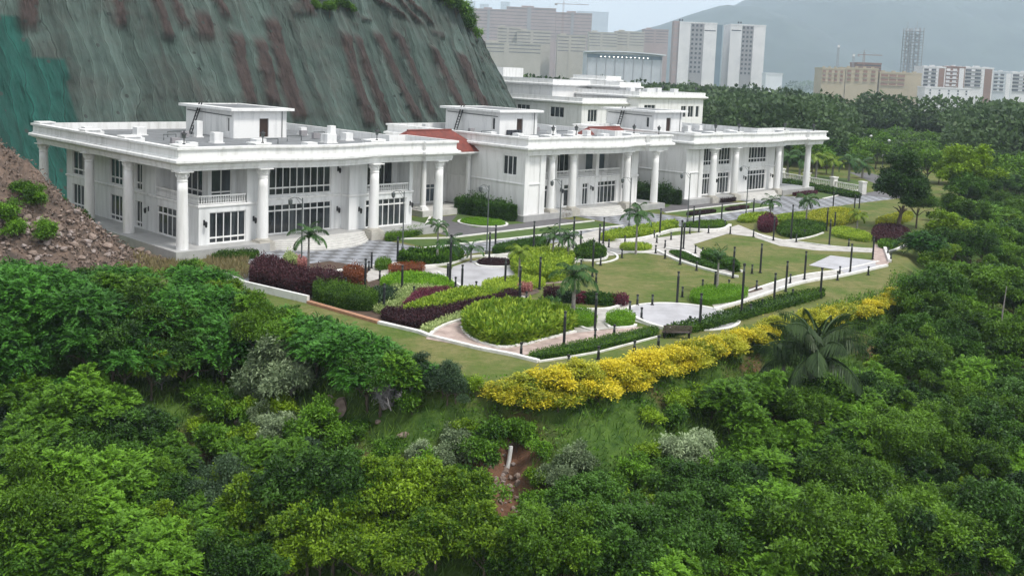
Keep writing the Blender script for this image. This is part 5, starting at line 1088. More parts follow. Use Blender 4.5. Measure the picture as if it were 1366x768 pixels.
# (kind, list of crown centres in the photo with scale)
FG = {
 'fern_leaved_tree': [(30,380,1.0),(95,400,1.1),(160,385,1.0),(60,440,1.1),(130,450,1.15),(200,430,1.1),(265,420,1.05),(235,475,1.1),(300,455,1.1),(350,440,1.0),(380,470,1.05),(430,470,1.1),(420,500,1.0),(20,470,1.1),(170,480,1.0),(320,410,.9),(480,500,.95),(455,530,.8)],
 'feathery_tree': [(290,385,.8),(340,415,.85),(390,430,.85),(20,530,1.1),(90,560,1.1),(150,590,1.1),(210,575,1.0),(40,620,1.2),(120,650,1.2),(190,660,1.0),(60,700,1.15),(250,560,.8),(150,545,.9),(10,690,1.1),(215,615,.9),(1010,480,.9),(975,505,.9),(1150,560,.9),(1185,520,1.0),(1120,600,.9),(1050,590,.9),(1000,570,.8),(1240,560,1.0),(1290,520,1.1)],
 'bright_tree': [(470,690,1.0),(530,665,1.1),(590,690,1.0),(620,660,.9),(640,720,1.0),(560,735,1.0),(490,745,1.0),(430,735,.9),(230,725,.8),(300,752,.8),(380,735,.8),(700,765,.7),(930,760,.8),(60,655,.6)],
 'dark_tree': [(440,630,1.1),(490,600,.8),(390,640,1.0),(740,700,1.0),(800,690,1.1),(860,680,1.1),(760,750,1.0),(830,745,1.1),(920,690,1.0),(980,660,1.0),(960,720,1.0),(680,740,.9),(1250,330,1.3),(1300,310,1.3),(1350,330,1.3),(1240,400,1.3),(1300,390,1.4),(1355,400,1.3),(1330,460,1.2),(1260,470,1.2),(1350,530,1.2),(1340,600,1.2),(1300,570,1.1),(1350,680,1.2),(1320,740,1.2),(1260,720,1.1),(1230,650,1.0),(20,745,1.0),(1220,440,1.0)],
 'broad_tree': [(1090,670,1.2),(1130,720,1.25),(1040,690,1.1),(1180,690,1.15),(1080,750,1.1),(1170,640,1.0),(1020,640,.9),(1225,300,1.2),(1290,270,1.2),(1345,280,1.3),(1220,370,1.1),(1270,430,1.2),(1330,370,1.3),(1215,480,1.0),(1170,470,.8),(1280,620,1.0),(1240,750,1.1),(1355,460,1.2),(1200,600,1.0)],
 'fern_leaved_tree ': [(345,425,.9),(375,440,.9),(410,452,.9),(440,465,.9),(475,478,.9),(505,488,.85),(535,500,.8),(320,420,.9)],
 'teal_tree ': [(565,505,.8),(600,512,.8),(635,520,.8),(655,535,.7)],
 'feathery_tree ': [(100,740,1.0),(160,720,1.0),(200,755,1.0),(340,715,.9),(270,735,.9),(260,700,.9),(40,760,1.0),(890,760,.9),(1010,740,.9)],
 'dark_tree ': [(130,700,.9),(330,755,.9),(370,690,.8),(420,700,.8),(700,735,.8),(70,720,.9),(230,680,.8)],
 'teal_tree': [(300,650,1.1),(260,680,1.1),(240,640,1.0),(340,620,.9),(330,680,1.0),(600,520,.8),(640,535,.8),(650,560,.7),(770,640,.9),(730,650,.9),(1280,660,.9),(530,485,.7),(1300,480,1.0)],
 'silver_shrub': [(362,500,1.45),(388,508,1.3),(350,515,1.3),(374,488,1.3),(398,498,1.1),(380,570,.9),(365,590,.8),(350,565,.8),(605,590,.9),(615,605,.8),(520,490,.9),(940,590,1.0),(915,605,1.1),(930,625,1.0),(560,610,.7),(770,625,.9),(745,640,.8),(215,505,.8),(590,620,.7),(330,525,.8)],
 'green_shrub': [(300,550,.9),(330,560,.8),(280,600,.9),(320,600,.8),(430,560,.8),(400,590,.9),(450,590,.8),(480,570,.6),(520,610,.7),(570,630,.8),(610,640,.7),(640,600,.8),(655,580,.8),(720,600,.5),(850,640,.8),(880,660,.9),(900,560,.7),(950,540,.9),(1000,540,.9),(990,600,.9),(960,635,.9),(550,540,.6),(500,640,.8),(640,660,.8),(720,680,.8),(270,520,.8),(20,340,.9),(60,350,.9),(110,360,.9),(160,358,.8),(230,370,.9),(280,350,1.0),(320,355,.9),(300,365,.8),(255,358,.8),(560,510,.6),(690,560,.8),(1030,545,.8),(820,660,.7),(250,390,.9),(190,372,.8)],
 'green_shrub ': [(1078,540,1.3),(1100,548,1.3),(1060,536,1.2),(1122,540,1.2),(1090,560,1.2),(1040,528,1.1)],
 'lime_shrub': [(315,545,.8),(345,548,.7),(380,545,.7),(270,570,.7),(340,585,.7),(430,545,.7),(520,535,.5),(900,535,.7),(940,520,.8),(870,560,.6),(620,575,.5),(860,600,.5),(1080,560,.7),(1130,525,.8),(1010,450,.6),(470,650,.7),(30,330,.8)],
}
for key, l in FG.items():
    key = key.strip()
    for u, v, s in l:
        if 'shrub' in key: crownrow(key, u, v, s*random.uniform(.95, 1.15)*(.82 if key == 'silver_shrub' else 1.1), random.uniform(.9, 1.1)); continue
        for q in range(2 if u < 700 or v > 600 or u > 1180 else 1): crownrow(random.choice(('feathery_tree', 'bright_tree', 'broad_tree', 'dark_tree', 'lime_shrub', 'teal_tree')) if random.random() < .28 else key, u+random.uniform(-1, 1)*(34 if q else 10), v+random.uniform(-1, 1)*(22 if q else 8), s*random.uniform(.62, .84), random.uniform(.85, 1.15))
# yellow flower row along the outer edge of the garden
row = [(672,535),(700,522),(715,538),(735,515),(755,530),(775,505),(795,520),(815,498),(835,510),(858,487),(880,497),(903,474),(925,482),(948,463),(968,468),(990,452),(1012,455),(1035,440),(1058,443),(1080,428),(1102,432),(1125,418),(1148,420),(1170,406),(1192,405),(690,540),(725,540),(765,528),(800,528),(840,518),(868,500),(915,490),(955,476),(1200,398),(685,528),(745,535),(785,525),(825,508),(850,505),(892,480),(936,474),(978,460),(1000,456),(1024,450),(1046,440),(1115,424),(1160,412)]
for i, (u, v) in enumerate(row):
    crownrow('gold_bush' if i in (1, 5, 10, 12, 14, 17, 19, 21) else 'yellow_bush', u, v-3, random.uniform(.66, .9), random.uniform(.62, .85), group='yellow flowering bushes along the edge of the garden')
# filler thicket where nothing else stands: the same kinds, smaller
g2 = np.random.default_rng(99); pts_now = np.array([o.location[:2] for o, *_ in PLACED])
cnt = 0
for _ in range(9000):
    u, v = g2.uniform(-30, 1396), g2.uniform(395, 790)
    if any(((u-a)/(c+24))**2+((v-24-b)/(d+26))**2 < 1 for a, b, c, d in OPEN): continue
    p = HIT(u, v)
    if bool(inpoly(np.array([p[0]]), np.array([p[1]]), PLAT)[0]) or p[1] > 190: continue
    need = 2.1 if p[1] < 80 else 3.4
    if np.min(np.hypot(*(pts_now-p[:2]).T)) < need: continue
    key = random.choice(['green_shrub', 'dark_tree', 'feathery_tree', 'green_shrub', 'broad_tree'] if u > 560 else ['fern_leaved_tree', 'feathery_tree', 'green_shrub', 'feathery_tree', 'teal_tree']) if v < 700 else random.choice(['feathery_tree', 'dark_tree', 'broad_tree', 'green_shrub', 'lime_shrub'])
    sc = random.uniform(.55, .85)*(1 if 'tree' in key else 1.2); vs_ = KIND[key][0][0]
    if PX((p[0], p[1], p[2]+(vs_[2]+vs_[3])*sc*1.1))[1] < max(np.interp([u-40, u, u+40], *SKY))+4: continue
    plant(key, (p[0], p[1], p[2]-.2), sc, random.uniform(.85, 1.1)); pts_now = np.vstack([pts_now, p[:2]]); cnt += 1
    if cnt > 170: break
# dense woodland climbing the right hand side
g3 = np.random.default_rng(123)
for _ in range(420):
    v = g3.uniform(225, 520); u = g3.uniform(np.interp(v, [225, 262, 300, 345, 390, 440, 520], [1300, 1265, 1238, 1222, 1216, 1200, 1190]), 1410)
    d = ray(u, v); sc = g3.uniform(.75, 1.25); key = ('dark_tree', 'broad_tree', 'feathery_tree', 'dark_tree', 'bright_tree', 'broad_tree', 'fern_leaved_tree')[int(g3.integers(0, 7))]; vs_ = KIND[key][0][0]
    tt = np.arange(60, 330, .5); gz = ground(d[0]*tt, d[1]*tt); i = int(np.argmax(H+d[2]*tt-(vs_[2]+vs_[3]*.6)*sc < gz)); q = np.array([d[0]*tt[i], d[1]*tt[i], gz[i]])
    if np.min(np.hypot(*(pts_now-q[:2]).T)) < 2.6+q[1]*.008: continue
    plant(key, q-np.array([0, 0, .2]), sc, g3.uniform(.85, 1.15), group='woodland trees beside the garden'); pts_now = np.vstack([pts_now, q[:2]])
# plants on the left of the plateau, over the heap's foot and beside the retaining wall
for u, v, s in ((-20,410,1.0),(45,410,1.0),(120,420,1.0),(10,352,.7),(270,362,.7)): crownrow('fern_leaved_tree', u, v, s)
# the big round tree at the far end of the garden
bt = empty('round_tree', tuple(G(1197, 306)), 'big dark round tree with thick trunk at the far end of the garden', 'tree')
link('trunk', trunk_mesh('round_trunk', 3.4, .32, 1.7, 3), bt); cr_ = link('crown', crown_mesh('round_crown', 'leaf_dark', 8, R_=4.0, flat=1.0, lobes=64, sprays=8000, per=8, leaf=.34, wid=.5, spray=.55, style='rosette', lobe_r=.26, tone=-.08), bt); cr_.location = (0, 0, 5.7)
plant('broad_tree', G(1222, 304)+np.array([0, 0, -.1]), .8, 1.0, 'small tree standing just right of the big round tree trunk')
plant('bright_tree', G(1285, 272)+np.array([0, 0, -1.0]), 1.9, 1.0, 'large yellow green tree behind the thicket right of the big round tree')
# low growth of the slope: herbs and grass nobody could count
def scatter(n, test, seed):
    g = np.random.default_rng(seed); P = []
    while len(P) < n:
        u, v = g.uniform(-60, 1400, 4000), g.uniform(0, 1, 4000); x = g.uniform(-48, 75, 4000); y = g.uniform(38, 108, 4000)
        ok = ~inpoly(x, y, PLAT); x, y = x[ok], y[ok]; z = ground(x, y)
        P += [(a, b, c) for a, b, c in zip(x, y, z) if test(a, b, c)]
    return np.array(P[:n])
P = scatter(105000, lambda a, b, c: True, 17); n = len(P); g = np.random.default_rng(18)
gd = segdist(P[:, 0], P[:, 1], GUL, False); P = P[gd > .8+g.uniform(0, .8, n)]; n = len(P)
clump = fbm(P[:, 0]*.5, P[:, 1]*.5, 66); D = g.normal(size=(n, 3))*.45+np.array([.25, -.1, 1.0])
V = leaves(P-np.array([0, 0, .05]), D, (.3+.95*clump)*g.uniform(.5, 1.2, n), .055*g.uniform(.7, 1.6, n))
tag(link('slope_grass', quadmesh('slope_grass', V, g.uniform(.0, .6, n)+(clump-.5)*.9+.1, 'leaf_grass')), kind='stuff')
P = scatter(26000, lambda a, b, c: True, 27); n = len(P); cl_ = fbm(P[:, 0]*.35, P[:, 1]*.35, 88); gd = segdist(P[:, 0], P[:, 1], GUL, False); P = P[(cl_ > .5) & (gd > 1.3)]; P = np.repeat(P, 4, 0); n = len(P)
P = P+g.normal(size=(n, 3))*.14; P[:, 2] += g.uniform(.0, .6, n); D = g.normal(size=(n, 3))*.8+np.array([0, 0, .5])
tag(link('undergrowth', quadmesh('undergrowth', leaves(P, D, .26*g.uniform(.6, 1.3, n), .13*g.uniform(.6, 1.3, n)), g.uniform(0, .8, n), 'leaf_mid')), kind='stuff')
P = []
while len(P) < 7000:
    u, v = g.uniform(165, 330), g.uniform(334, 372); q = G(u, v)
    if fbm(np.array([q[0]*.35]), np.array([q[1]*.35]), 7)[0] > .46 and ST(q[0], q[1])[1] < -1.6: P.append((q[0], q[1], max(MZ(q[0], q[1]) if q[0] < -29 else 0, 0)))
P = np.array(P); n = len(P); tag(link('dry_grass', quadmesh('dry_grass', leaves(P, g.normal(size=(n, 3))*.4+np.array([.1, 0, 1]), .7*g.uniform(.4, 1.2, n), .06*g.uniform(.7, 1.5, n)), g.uniform(0, 1, n), 'leaf_dry')), kind='stuff')
# bare grey thicket
def thicket(p, h, label, seed, name='bare_thicket'):
    g = np.random.default_rng(seed); mb = MB()
    for i in range(26):
        a = g.uniform(0, 6.283); d = np.array([math.cos(a)*g.uniform(.2, .8), math.sin(a)*g.uniform(.2, .8), 1.0]); L = h*g.uniform(.6, 1.1); q = np.array([g.normal()*.4, g.normal()*.4, -.2])
        pts = [q]
        for k in range(5): pts.append(pts[-1]+nrm(d+g.normal(size=3)*.35)*L/5)
        mb.tube(pts, [.05, .04, .032, .024, .016, .008], 5)
        for k in range(2, 6):
            for _ in range(4): b = pts[k-1]; e = b+nrm(d+g.normal(size=3)*.8)*L*.28; mb.tube([b, (b+e)/2+g.normal(size=3)*.06, e], [.018, .012, .006], 4)
    o = mb.build(name, 'twig_grey'); o.location = tuple(p); tag(o, label, 'dead shrub'); return o
for u, v, h, lb, sd_ in ((1262,650,4.5,'leafless grey thicket among the trees, larger upper one',3),(1285,690,4.2,'leafless grey thicket lower down, beside the broad green tree',4),(840,665,2.6,'leafless grey bush above the dark trees below the grassy bank',5),(520,500,2.4,'leafless grey bush beside the front lawn strip',6)):
    d = ray(u, v); q = AT(u, v, HIT(u, v)[1]-3.0); thicket((q[0], q[1], q[2]-h*.75), h, lb, sd_)
# tall dry stem
q = AT(1333, 462, 92); a = MB(); a.tube([(0, 0, -9), (.05, 0, 0), (.0, 0, 3), (.15, 0, 5.6)], [.12, .10, .07, .03], 7); o = a.build('dry_stem', 'leaf_dry' if False else 'bark_grey'); o.location = tuple(q); tag(o, 'tall straight dry stem rising out of the trees', 'tree stem')

# ------------------------------------------------------------------ palms
def frond(L, arch, n=20, leaf=.55, wid=.07, droop=.5, seed=0, vee=.5):
    g = np.random.default_rng(seed); f = np.linspace(0, 1, n); a0 = arch
    ang = a0-(1.2+droop)*f**1.5; x = np.cumsum(np.cos(ang))*L/n; z = np.cumsum(np.sin(ang))*L/n
    P = np.stack([x, 0*x, z], 1); T = nrm(np.gradient(P, axis=0)); V = []; ll = leaf*np.sin(np.clip(f*.88+.14, 0, 1)*math.pi)**.6
    for s in (-1, 1):
        d = T*.55+np.array([0, s, 0])*.9+np.array([0, 0, -1])*vee*(.6+f[:, None])+g.normal(size=(n, 3))*.06; d = nrm(d); S = nrm(np.cross(d, np.array([0, 0, 1.0])+T*.3))
        mid = P+d*(ll*.5)[:, None]; tip = P+d*ll[:, None]-np.array([0, 0, 1.0])*(ll*.25)[:, None]; V.append(np.stack([P-T*.03, mid+S*wid, tip, mid-S*wid], 1))
    mb = MB(); mb.tube(P, list(np.linspace(.045, .01, n)*max(L/2.2, .6)), 5)
    R_ = np.array(mb.v)[np.array([f_ for f_ in mb.f if len(f_) == 4])]
    return np.concatenate(V+[R_])
PALM = {}
def palm_meshes(key, L, arch, material, **kw):
    PALM[key] = [quadmesh('frond', frond(L*random.uniform(.9, 1.1), a, seed=i, **kw), np.random.default_rng(i).uniform(.2, .8, 2*kw.get('n', 20)+(kw.get('n', 20)-1)*5), material) for i, a in enumerate(arch)]
palm_meshes('feather', 2.2, (1.45, 1.1, .75, .4, .1), 'leaf_palm', n=22, leaf=.6, wid=.05, droop=.7)
palm_meshes('lime', 2.0, (1.4, 1.0, .6, .3), 'leaf_palmlime', n=22, leaf=.6, wid=.05, droop=.8)
palm_meshes('upright', 1.9, (1.5, 1.35, 1.1, .8), 'leaf_palm', n=18, leaf=.45, wid=.05, droop=-.2)
palm_meshes('coco', 3.9, (1.5, 1.4, 1.15, .9, .5, .1), 'leaf_coco', n=40, leaf=.95, wid=.045, droop=.35, vee=1.1)
def palm(p, h, key, nf, label, r=.12, s=1.0, tk='bark_grey', cat='palm', group='young palms in the garden', name='palm_tree', tilt=.0):
    o = empty(name, tuple(p), label, cat, random.uniform(0, 6.28), group); a = MB()
    pts = [(tilt*f*f, 0, h*f-.15*(f == 0)) for f in np.linspace(0, 1, 7)]; a.tube(pts, [r*(1.35-.55*f) for f in np.linspace(0, 1, 7)], 9); a.build('trunk', tk, o)
    a = MB(); a.lathe([(r*.8, h-.02), (r*.95, h+.12), (r*.5, h+.45)], (tilt, 0, 0), 8); a.build('crown_shaft', 'leaf_shaft', o)
    ms = PALM[key]
    for i in range(nf):
        f = link('frond', ms[int(i*len(ms)/nf)], o); f.location = (tilt, 0, h+.25); f.rotation_euler = (random.uniform(-.12, .12), 0, i*2.4+random.uniform(-.35, .35)); f.rotation_euler.y = random.uniform(-.12, .28); f.scale = (s*random.uniform(.85, 1.1),)*3
    return o
mat('leaf_shaft', (.10, .17, .05), (.07, .12, .03), rough=.5)
for u, vb, vt, key, nf, s, lb in ((411,377,318,'feather',11,1.05,'young feather palm standing by the road in front of the purple hedge'),(583,352,305,'feather',12,.72,'small palm with rounded head beside the road lawn'),(600,372,330,'feather',12,.9,'bushy palm left of the grey paved court'),(628,350,335,'feather',9,.8,'low palm with arching grey fronds behind the path kerb'),
    (692,379,340,'lime',12,.85,'yellow green palm with hanging fronds beside the grey court'),(737,352,318,'feather',14,.9,'left one of the pair of dark feather palms in the lime bed'),(757,351,320,'feather',13,.85,'right one of the pair of dark feather palms in the lime bed'),(764,427,372,'feather',15,1.15,'largest garden palm with a pale grey trunk above the clipped box hedge'),
    (848,339,290,'feather',14,1.1,'drooping palm at the left end of the lawn, before the lime border'),(956,392,350,'upright',10,1.0,'palm with upright fronds behind the lawn hedge'),(1027,291,272,'feather',12,1.0,'pale drooping palm by the road before the farthest palace'),(1075,299,270,'feather',14,1.0,'dark palm in the far lime border before the farthest palace'),(1143,308,291,'lime',11,.95,'olive fan headed palm in the golden bed'),(773,305,297,'lime',0,.6,'')):
    if not lb: continue
    p = G(u, vb); palm(p, max(HZ(u, vt, p), .8), key, nf, lb, s=s, r=.10 if u != 764 else .15)
q = AT(1088, 478, 72); palm((q[0], q[1], q[2]-5.6), 5.6, 'coco', 24, 'big coconut palm with long grey green fronds on the slope below the yellow flowers', r=.20, s=1.3, group=None or 'coconut palms on the slope')
q = AT(1046, 484, 73); palm((q[0], q[1], q[2]-4.2), 4.2, 'coco', 11, 'smaller coconut palm leaning at the left of the big one', r=.16, s=.8, group='coconut palms on the slope')
for k, (u, vb, vt, tx) in enumerate(((1050,237,212,'seen through the right columns of the farthest palace'),(1066,239,214,'just right of the last palace column'),(1088,239,212,'left of the yellow topped palm'),(1110,238,216,'with yellow green head beyond the balustrade wall'),(1132,242,218,'behind the middle of the balustrade wall'),(1150,238,222,'at the bend of the far road'))):
    p = G(u, vb); palm(p, HZ(u, vt, p), 'lime' if k in (2, 3) else 'feather', 12, 'palm in the far lawn '+tx, s=1.6, r=.2, group='palms beyond the balustrade wall')

# ------------------------------------------------------------------ rocks
def rock_mesh(name, seed, material):
    import bmesh
    bm = bmesh.new(); bmesh.ops.create_icosphere(bm, subdivisions=2, radius=1); g = np.random.default_rng(seed); sc = g.uniform(.6, 1.15, 3); pl = nrm(g.normal(size=(9, 3)))
    for v in bm.verts:
        c = np.array(v.co); 
        for q in pl:
            e = c @ q-.62
            if e > 0: c = c-q*e
        v.co = c*sc+g.normal(size=3)*.02
    me = bpy.data.meshes.new(name); bm.to_mesh(me); bm.free(); me.materials.append(M[material]); return me
RK = [rock_mesh('rock', i, 'rock' if i % 3 else 'rock_grey') for i in range(8)]
def rock(p, s, label, group=None, name='rock'):
    o = link(name, random.choice(RK)); o.location = tuple(map(float, p)); o.scale = (s*random.uniform(.8, 1.25), s*random.uniform(.8, 1.25), s*random.uniform(.6, .95)); o.rotation_euler = (random.uniform(-.4, .4), random.uniform(-.4, .4), random.uniform(0, 6.28)); return tag(o, label, 'rock', group)
g = np.random.default_rng(33); k = 0
while k < 170:
    u, v = g.uniform(-5, 225), g.uniform(285, 348)
    if v < 262+u*.32 - g.uniform(0, 30) or v > 350: continue
    d = ray(u, v); tt = np.arange(78, 108, .15); zz = H+d[2]*tt; gz = np.array([MZ(d[0]*t, d[1]*t) for t in tt]); i = np.argmax(zz < gz)
    rock((d[0]*tt[i], d[1]*tt[i], gz[i]+.05), g.uniform(.16, .46)*(.75 if k % 3 else 1.25), 'broken reddish rock in the pile at the foot of the earth heap', 'broken rocks at the foot of the earth heap'); k += 1
V = []; T = []
for _ in range(9000):
    x, y = g.uniform(-66, -33), g.uniform(84, 98); z = MZ(x, y)
    if z <= .1: continue
    s = g.uniform(.05, .2); c = np.array([x, y, z+s*.3]); q = g.normal(size=(6, 3)); q = nrm(q)*s+c
    for f in ((0,1,2,3),(2,3,4,5),(0,2,4,1),(1,3,5,0)): V.append(q[list(f)])
me = quadmesh('rubble', np.array(V), np.zeros(len(V)), 'rock'); tag(link('rubble', me), kind='stuff')
for u, v, s, lb in ((452,549,1.0,'large reddish boulder on the grassy slope above the gully'),(438,540,.7,'reddish boulder left of and above the largest boulder'),(516,543,.6,'pale pink boulder on the slope right of the largest boulder'),(537,583,.4,'small pink stone lower on the grassy slope'),(505,565,.35,'small dark stone between the boulders on the slope'),(1040,545,.7,'brown boulder half hidden under the coconut palm'),(1003,548,.6,'reddish rock left of the coconut palm foot'),(675,628,.4,'grey rock in the top of the eroded gully'),(690,648,.35,'brown rock in the middle of the eroded gully'),(697,672,.35,'dark rock at the foot of the eroded gully'),(684,662,.28,'small rock on the left side of the gully bed'),(320,565,.4,'reddish stone in the grassy hollow on the left slope')):
    p = HIT(u, v); rock((p[0], p[1], p[2]+s*.25), s, lb, name='boulder')
for k in range(46):
    f = g.uniform(0, 2.99); i = int(f); q = GUL[i]*(1-f+i)+GUL[i+1]*(f-i)+g.normal(size=2)*.55; rock((q[0], q[1], GZ(*q)+.04), g.uniform(.08, .24), 'small loose stone washed down the bed of the eroded gully', 'loose stones in the eroded gully', 'stone')
p = HIT(676, 628); a = MB(); a.tube([(0, 0, .0), (.12, .1, .7), (.2, .2, 1.5)], .13, 9); o = a.build('drain_pipe', 'pipe_white'); o.location = tuple(p); tag(o, 'white drain pipe sticking out at the top of the eroded gully', 'pipe')
p = HIT(664, 618); a = MB(); a.tube([(0, 0, 0), (-.3, .3, 1.2), (-.6, .6, 2.0)], .06, 6); o = a.build('dead_branch', 'bark'); o.location = tuple(p); tag(o, 'thin red brown branch lying beside the white drain pipe', 'branch')
# bushes at the top of the netted hill and on the heap
for u, v, sc, hi in ((596,8,2.0,1),(606,18,2.2,1),(616,28,2.0,1),(626,40,1.8,1),(634,52,1.5,1),(588,2,1.8,1),(430,14,1.0,0),(445,12,1.3,0),(460,14,1.1,0),(412,12,.9,0)):
    p = CLIFF(*CLUV(u, v)); plant('green_shrub', (p[0], p[1], p[2]-.6*sc), sc, 1.0, 'green bush on the rim of the netted hill' if hi else 'bush growing on the ledge of the netted hill', 'bushes on the rim of the netted hill' if hi else 'bushes on the netted hill ledge')
for u, v, s, lb in ((60,322,1.0,'bush low on the rubble, nearest the trees'),(95,335,.9,'low bush at the edge of the broken rocks'),(15,300,1.0,'bush at the far left edge of the rubble'),(150,345,.8,'low bush at the right foot of the rubble'),(215,352,.8,'bush between the rubble and the nearest palace corner'),(35,265,.9,'green bush on the side of the earth heap'),(50,275,.8,'second green bush on the heap, lower down'),(100,248,.9,'dark green shrub between the heap and the nearest palace'),(127,270,.7,'small shrub at the foot of a left palace column'),(20,318,.9,'bush at the left foot of the earth heap, in the rubble')):
    if u > 90: plant('feathery_tree' if u < 110 else 'dark_tree', W(-3.2, 26 if u < 110 else 17.5, 0), .62 if u < 110 else .42, 1.15, lb.replace('shrub', 'tree').replace('small', 'slim'), 'trees beside the earth heap'); continue
    d = ray(u, v); tt = np.arange(78, 108, .15); zz = H+d[2]*tt; gz = np.array([MZ(d[0]*t, d[1]*t) for t in tt]); i = int(np.argmax(zz < gz)); plant('green_shrub', (d[0]*tt[i], d[1]*tt[i], gz[i]-.3), s, 1.0, lb, 'shrubs on and beside the earth heap')
name_plants()
# ------------------------------------------------------------------ far forest and far buildings
g = np.random.default_rng(5)
def far_trees(N, seed, near=0):
    g = np.random.default_rng(seed); P = []
    while len(P) < N:
        u = g.uniform(560, 1480, 2000); q = g.uniform(1/3200, 1/240, 2000); Yd = 1/q; x = (u-683)/F*Yd
        for a, b, c in zip(u, Yd, x):
            if b < 330 and a > 1040 and 1100 < a+0 < 1290 and b < 330: continue
            P.append((c, b))
    return np.array(P[:N])
P = far_trees(3400, 4); s, t = (np.array(ST(*p)) for p in (P[0], P[1])) if False else (None, None)
gb = np.random.default_rng(77); P = np.concatenate([P, np.stack([gb.uniform(-50, 190, 340), gb.uniform(395, 520, 340)], 1)])
stv = np.array([ST(*p) for p in P]); keep = ~((stv[:, 0] < 160) & (stv[:, 1] < 175) & (stv[:, 1] > -60)); P = P[keep]; n = len(P)
# raised woodland swells, so canopies overlap in ridges
zb = ground(P[:, 0], P[:, 1])+fbm(P[:, 0]*.006, P[:, 1]*.006, 6)*16*np.clip((P[:, 1]-300)/300, 0, 1)
Rr = g.uniform(2.4, 8.0, n)*(1+P[:, 1]/1100); per = np.where(P[:, 1] < 480, 430, np.where(P[:, 1] < 800, 230, 130)); lf = np.where(P[:, 1] < 480, .15, np.where(P[:, 1] < 800, .19, .24)); K = np.repeat(np.arange(n), per); N_ = len(K)
c = np.stack([P[:, 0], P[:, 1], zb+Rr*.75+1.5], 1); d = nrm(g.normal(size=(N_, 3))); d[:, 2] = np.abs(d[:, 2])-.15
lob = fbm(d[:, 0]*2.2+P[K, 0], d[:, 1]*2.2+P[K, 1], 9); R2 = Rr[K]
Q = c[K]+d*np.array([1, 1, .8])*(R2*(.55+.75*lob))[:, None]; D = nrm(d*.5+g.normal(size=(N_, 3)))
V = leaves(Q, D, R2*lf[K]*g.uniform(.6, 1.3, N_), R2*lf[K]*.7*g.uniform(.6, 1.3, N_), g)
tag(link('forest', quadmesh('forest', V, np.clip(g.normal(.4, .3, n), 0, 1)[K]+g.uniform(-.15, .2, N_), 'leaf_far')), kind='stuff')
# individual trees in the nearer plantation beyond the road, and lamps among them
def small_crown(i): return crown_mesh('plantation_crown', ('leaf_far', 'leaf_mid', 'leaf_hedge')[i % 3], 300+i, R_=3.2, flat=.8, lobes=14, sprays=420, per=6, leaf=.65, wid=.5, spray=.9, style='rosette', lobe_r=.4)
PC = [small_crown(i) for i in range(3)]; PT = trunk_mesh('plantation_trunk', 2.6, .16, 3, 2)
k = 0
for Yr in np.arange(212, 350, 14):
    for ur in np.arange(1080, 1420, 16):
        u = ur+g.uniform(-7, 7); x = (u-683)/F*Yr+g.uniform(-1, 1); y = Yr+g.uniform(-5, 5); s_, t_ = ST(x, y)
        if s_ < 150 or (abs(t_-5+ (s_-160)*.1) < 9 and s_ < 200) or g.uniform() < .12: continue
        o = bpy.data.objects.new('plantation_tree', None); COL.objects.link(o); o.location = (x, y, GZ(x, y)-.2); sc = g.uniform(.7, 1.25); o.scale = (sc,)*3; o.rotation_euler = (0, 0, g.uniform(0, 6))
        a = link('trunk', PT, o); b = link('crown', PC[int(g.integers(0, 3))], o); b.location = (0, 0, 3.4); tag(o, 'small tree in the rows of the plantation beyond the far road', 'tree', 'plantation trees beyond the far road'); k += 1
lam = None
for u, v in ((1132,175),(1162,182),(1186,188),(1208,196),(1240,196),(1268,204),(1300,218),(1334,214),(1356,222),(1120,192),(1150,205),(1178,208),(1218,212),(1250,222),(1100,170),(1070,164),(1044,158),(1022,160),(1002,150),(980,156),(960,148)):
    Yd = 215+max(0, (230-v))*1.5; p = AT(u, v, Yd); z = GZ(p[0], p[1]); h = p[2]-z
    if h < 2: continue
    o = empty('globe_lamp', (p[0], p[1], z), 'white globe lamp on a pole among the far plantation trees', 'street lamp', 0, 'white globe lamps in the far plantation')
    a = MB(); a.lathe([(.12, 0), (.07, h-.3)], (0, 0, 0), 6); a.build('pole', 'grey_metal', o); a = MB(); a.lathe([(.1, h-.35), (.38, h-.1), (.42, h+.1), (.2, h+.36), (.02, h+.42)], (0, 0, 0), 8); a.build('globe', 'lamp_globe', o)
# ---- far buildings: real boxes at their distance with recessed floors and windows
FAR, BASE = 2.0, 34
def fb(u0, u1, vt, Yd, depth, label, cat='building', name='apartment_block', wall='far_cream', rot=0.0, vb=None):
    Yd *= FAR; depth *= FAR
    a = AT(u0, vt, Yd); b = AT(u1, vt, Yd); w_ = float(np.hypot(*(b-a)[:2])); zt = (a[2]+b[2])/2
    o = empty(name, (a[0], a[1], -BASE), label, cat, math.atan2(b[1]-a[1], b[0]-a[0])+rot); h = zt+BASE
    m_ = MB(); m_.box(0, 0, 0, w_, depth, h); m_.build('wall', wall, o)
    m_ = MB(); m_.sweep([(0, 0), (w_, 0), (w_, depth), (0, depth)], [(.02, h-.6), (.35, h-.6), (.35, h+1.0), (-.2, h+1.0), (-.2, h+.02)]); m_.build('parapet', wall, o)
    return o, w_, h
def bands(o, w_, h, n, fh=3.2, mt='far_dark', x0=.6, x1=None, z0=None, dep=.12, name='window_band', top=1.6):
    for i in range(n):
        z = h-top-fh*i-1.3
        if z < 1: break
        m_ = MB(); m_.box(x0, -dep, z, (x1 or w_-.6), -.003, z+1.25); m_.build(name, mt, o)
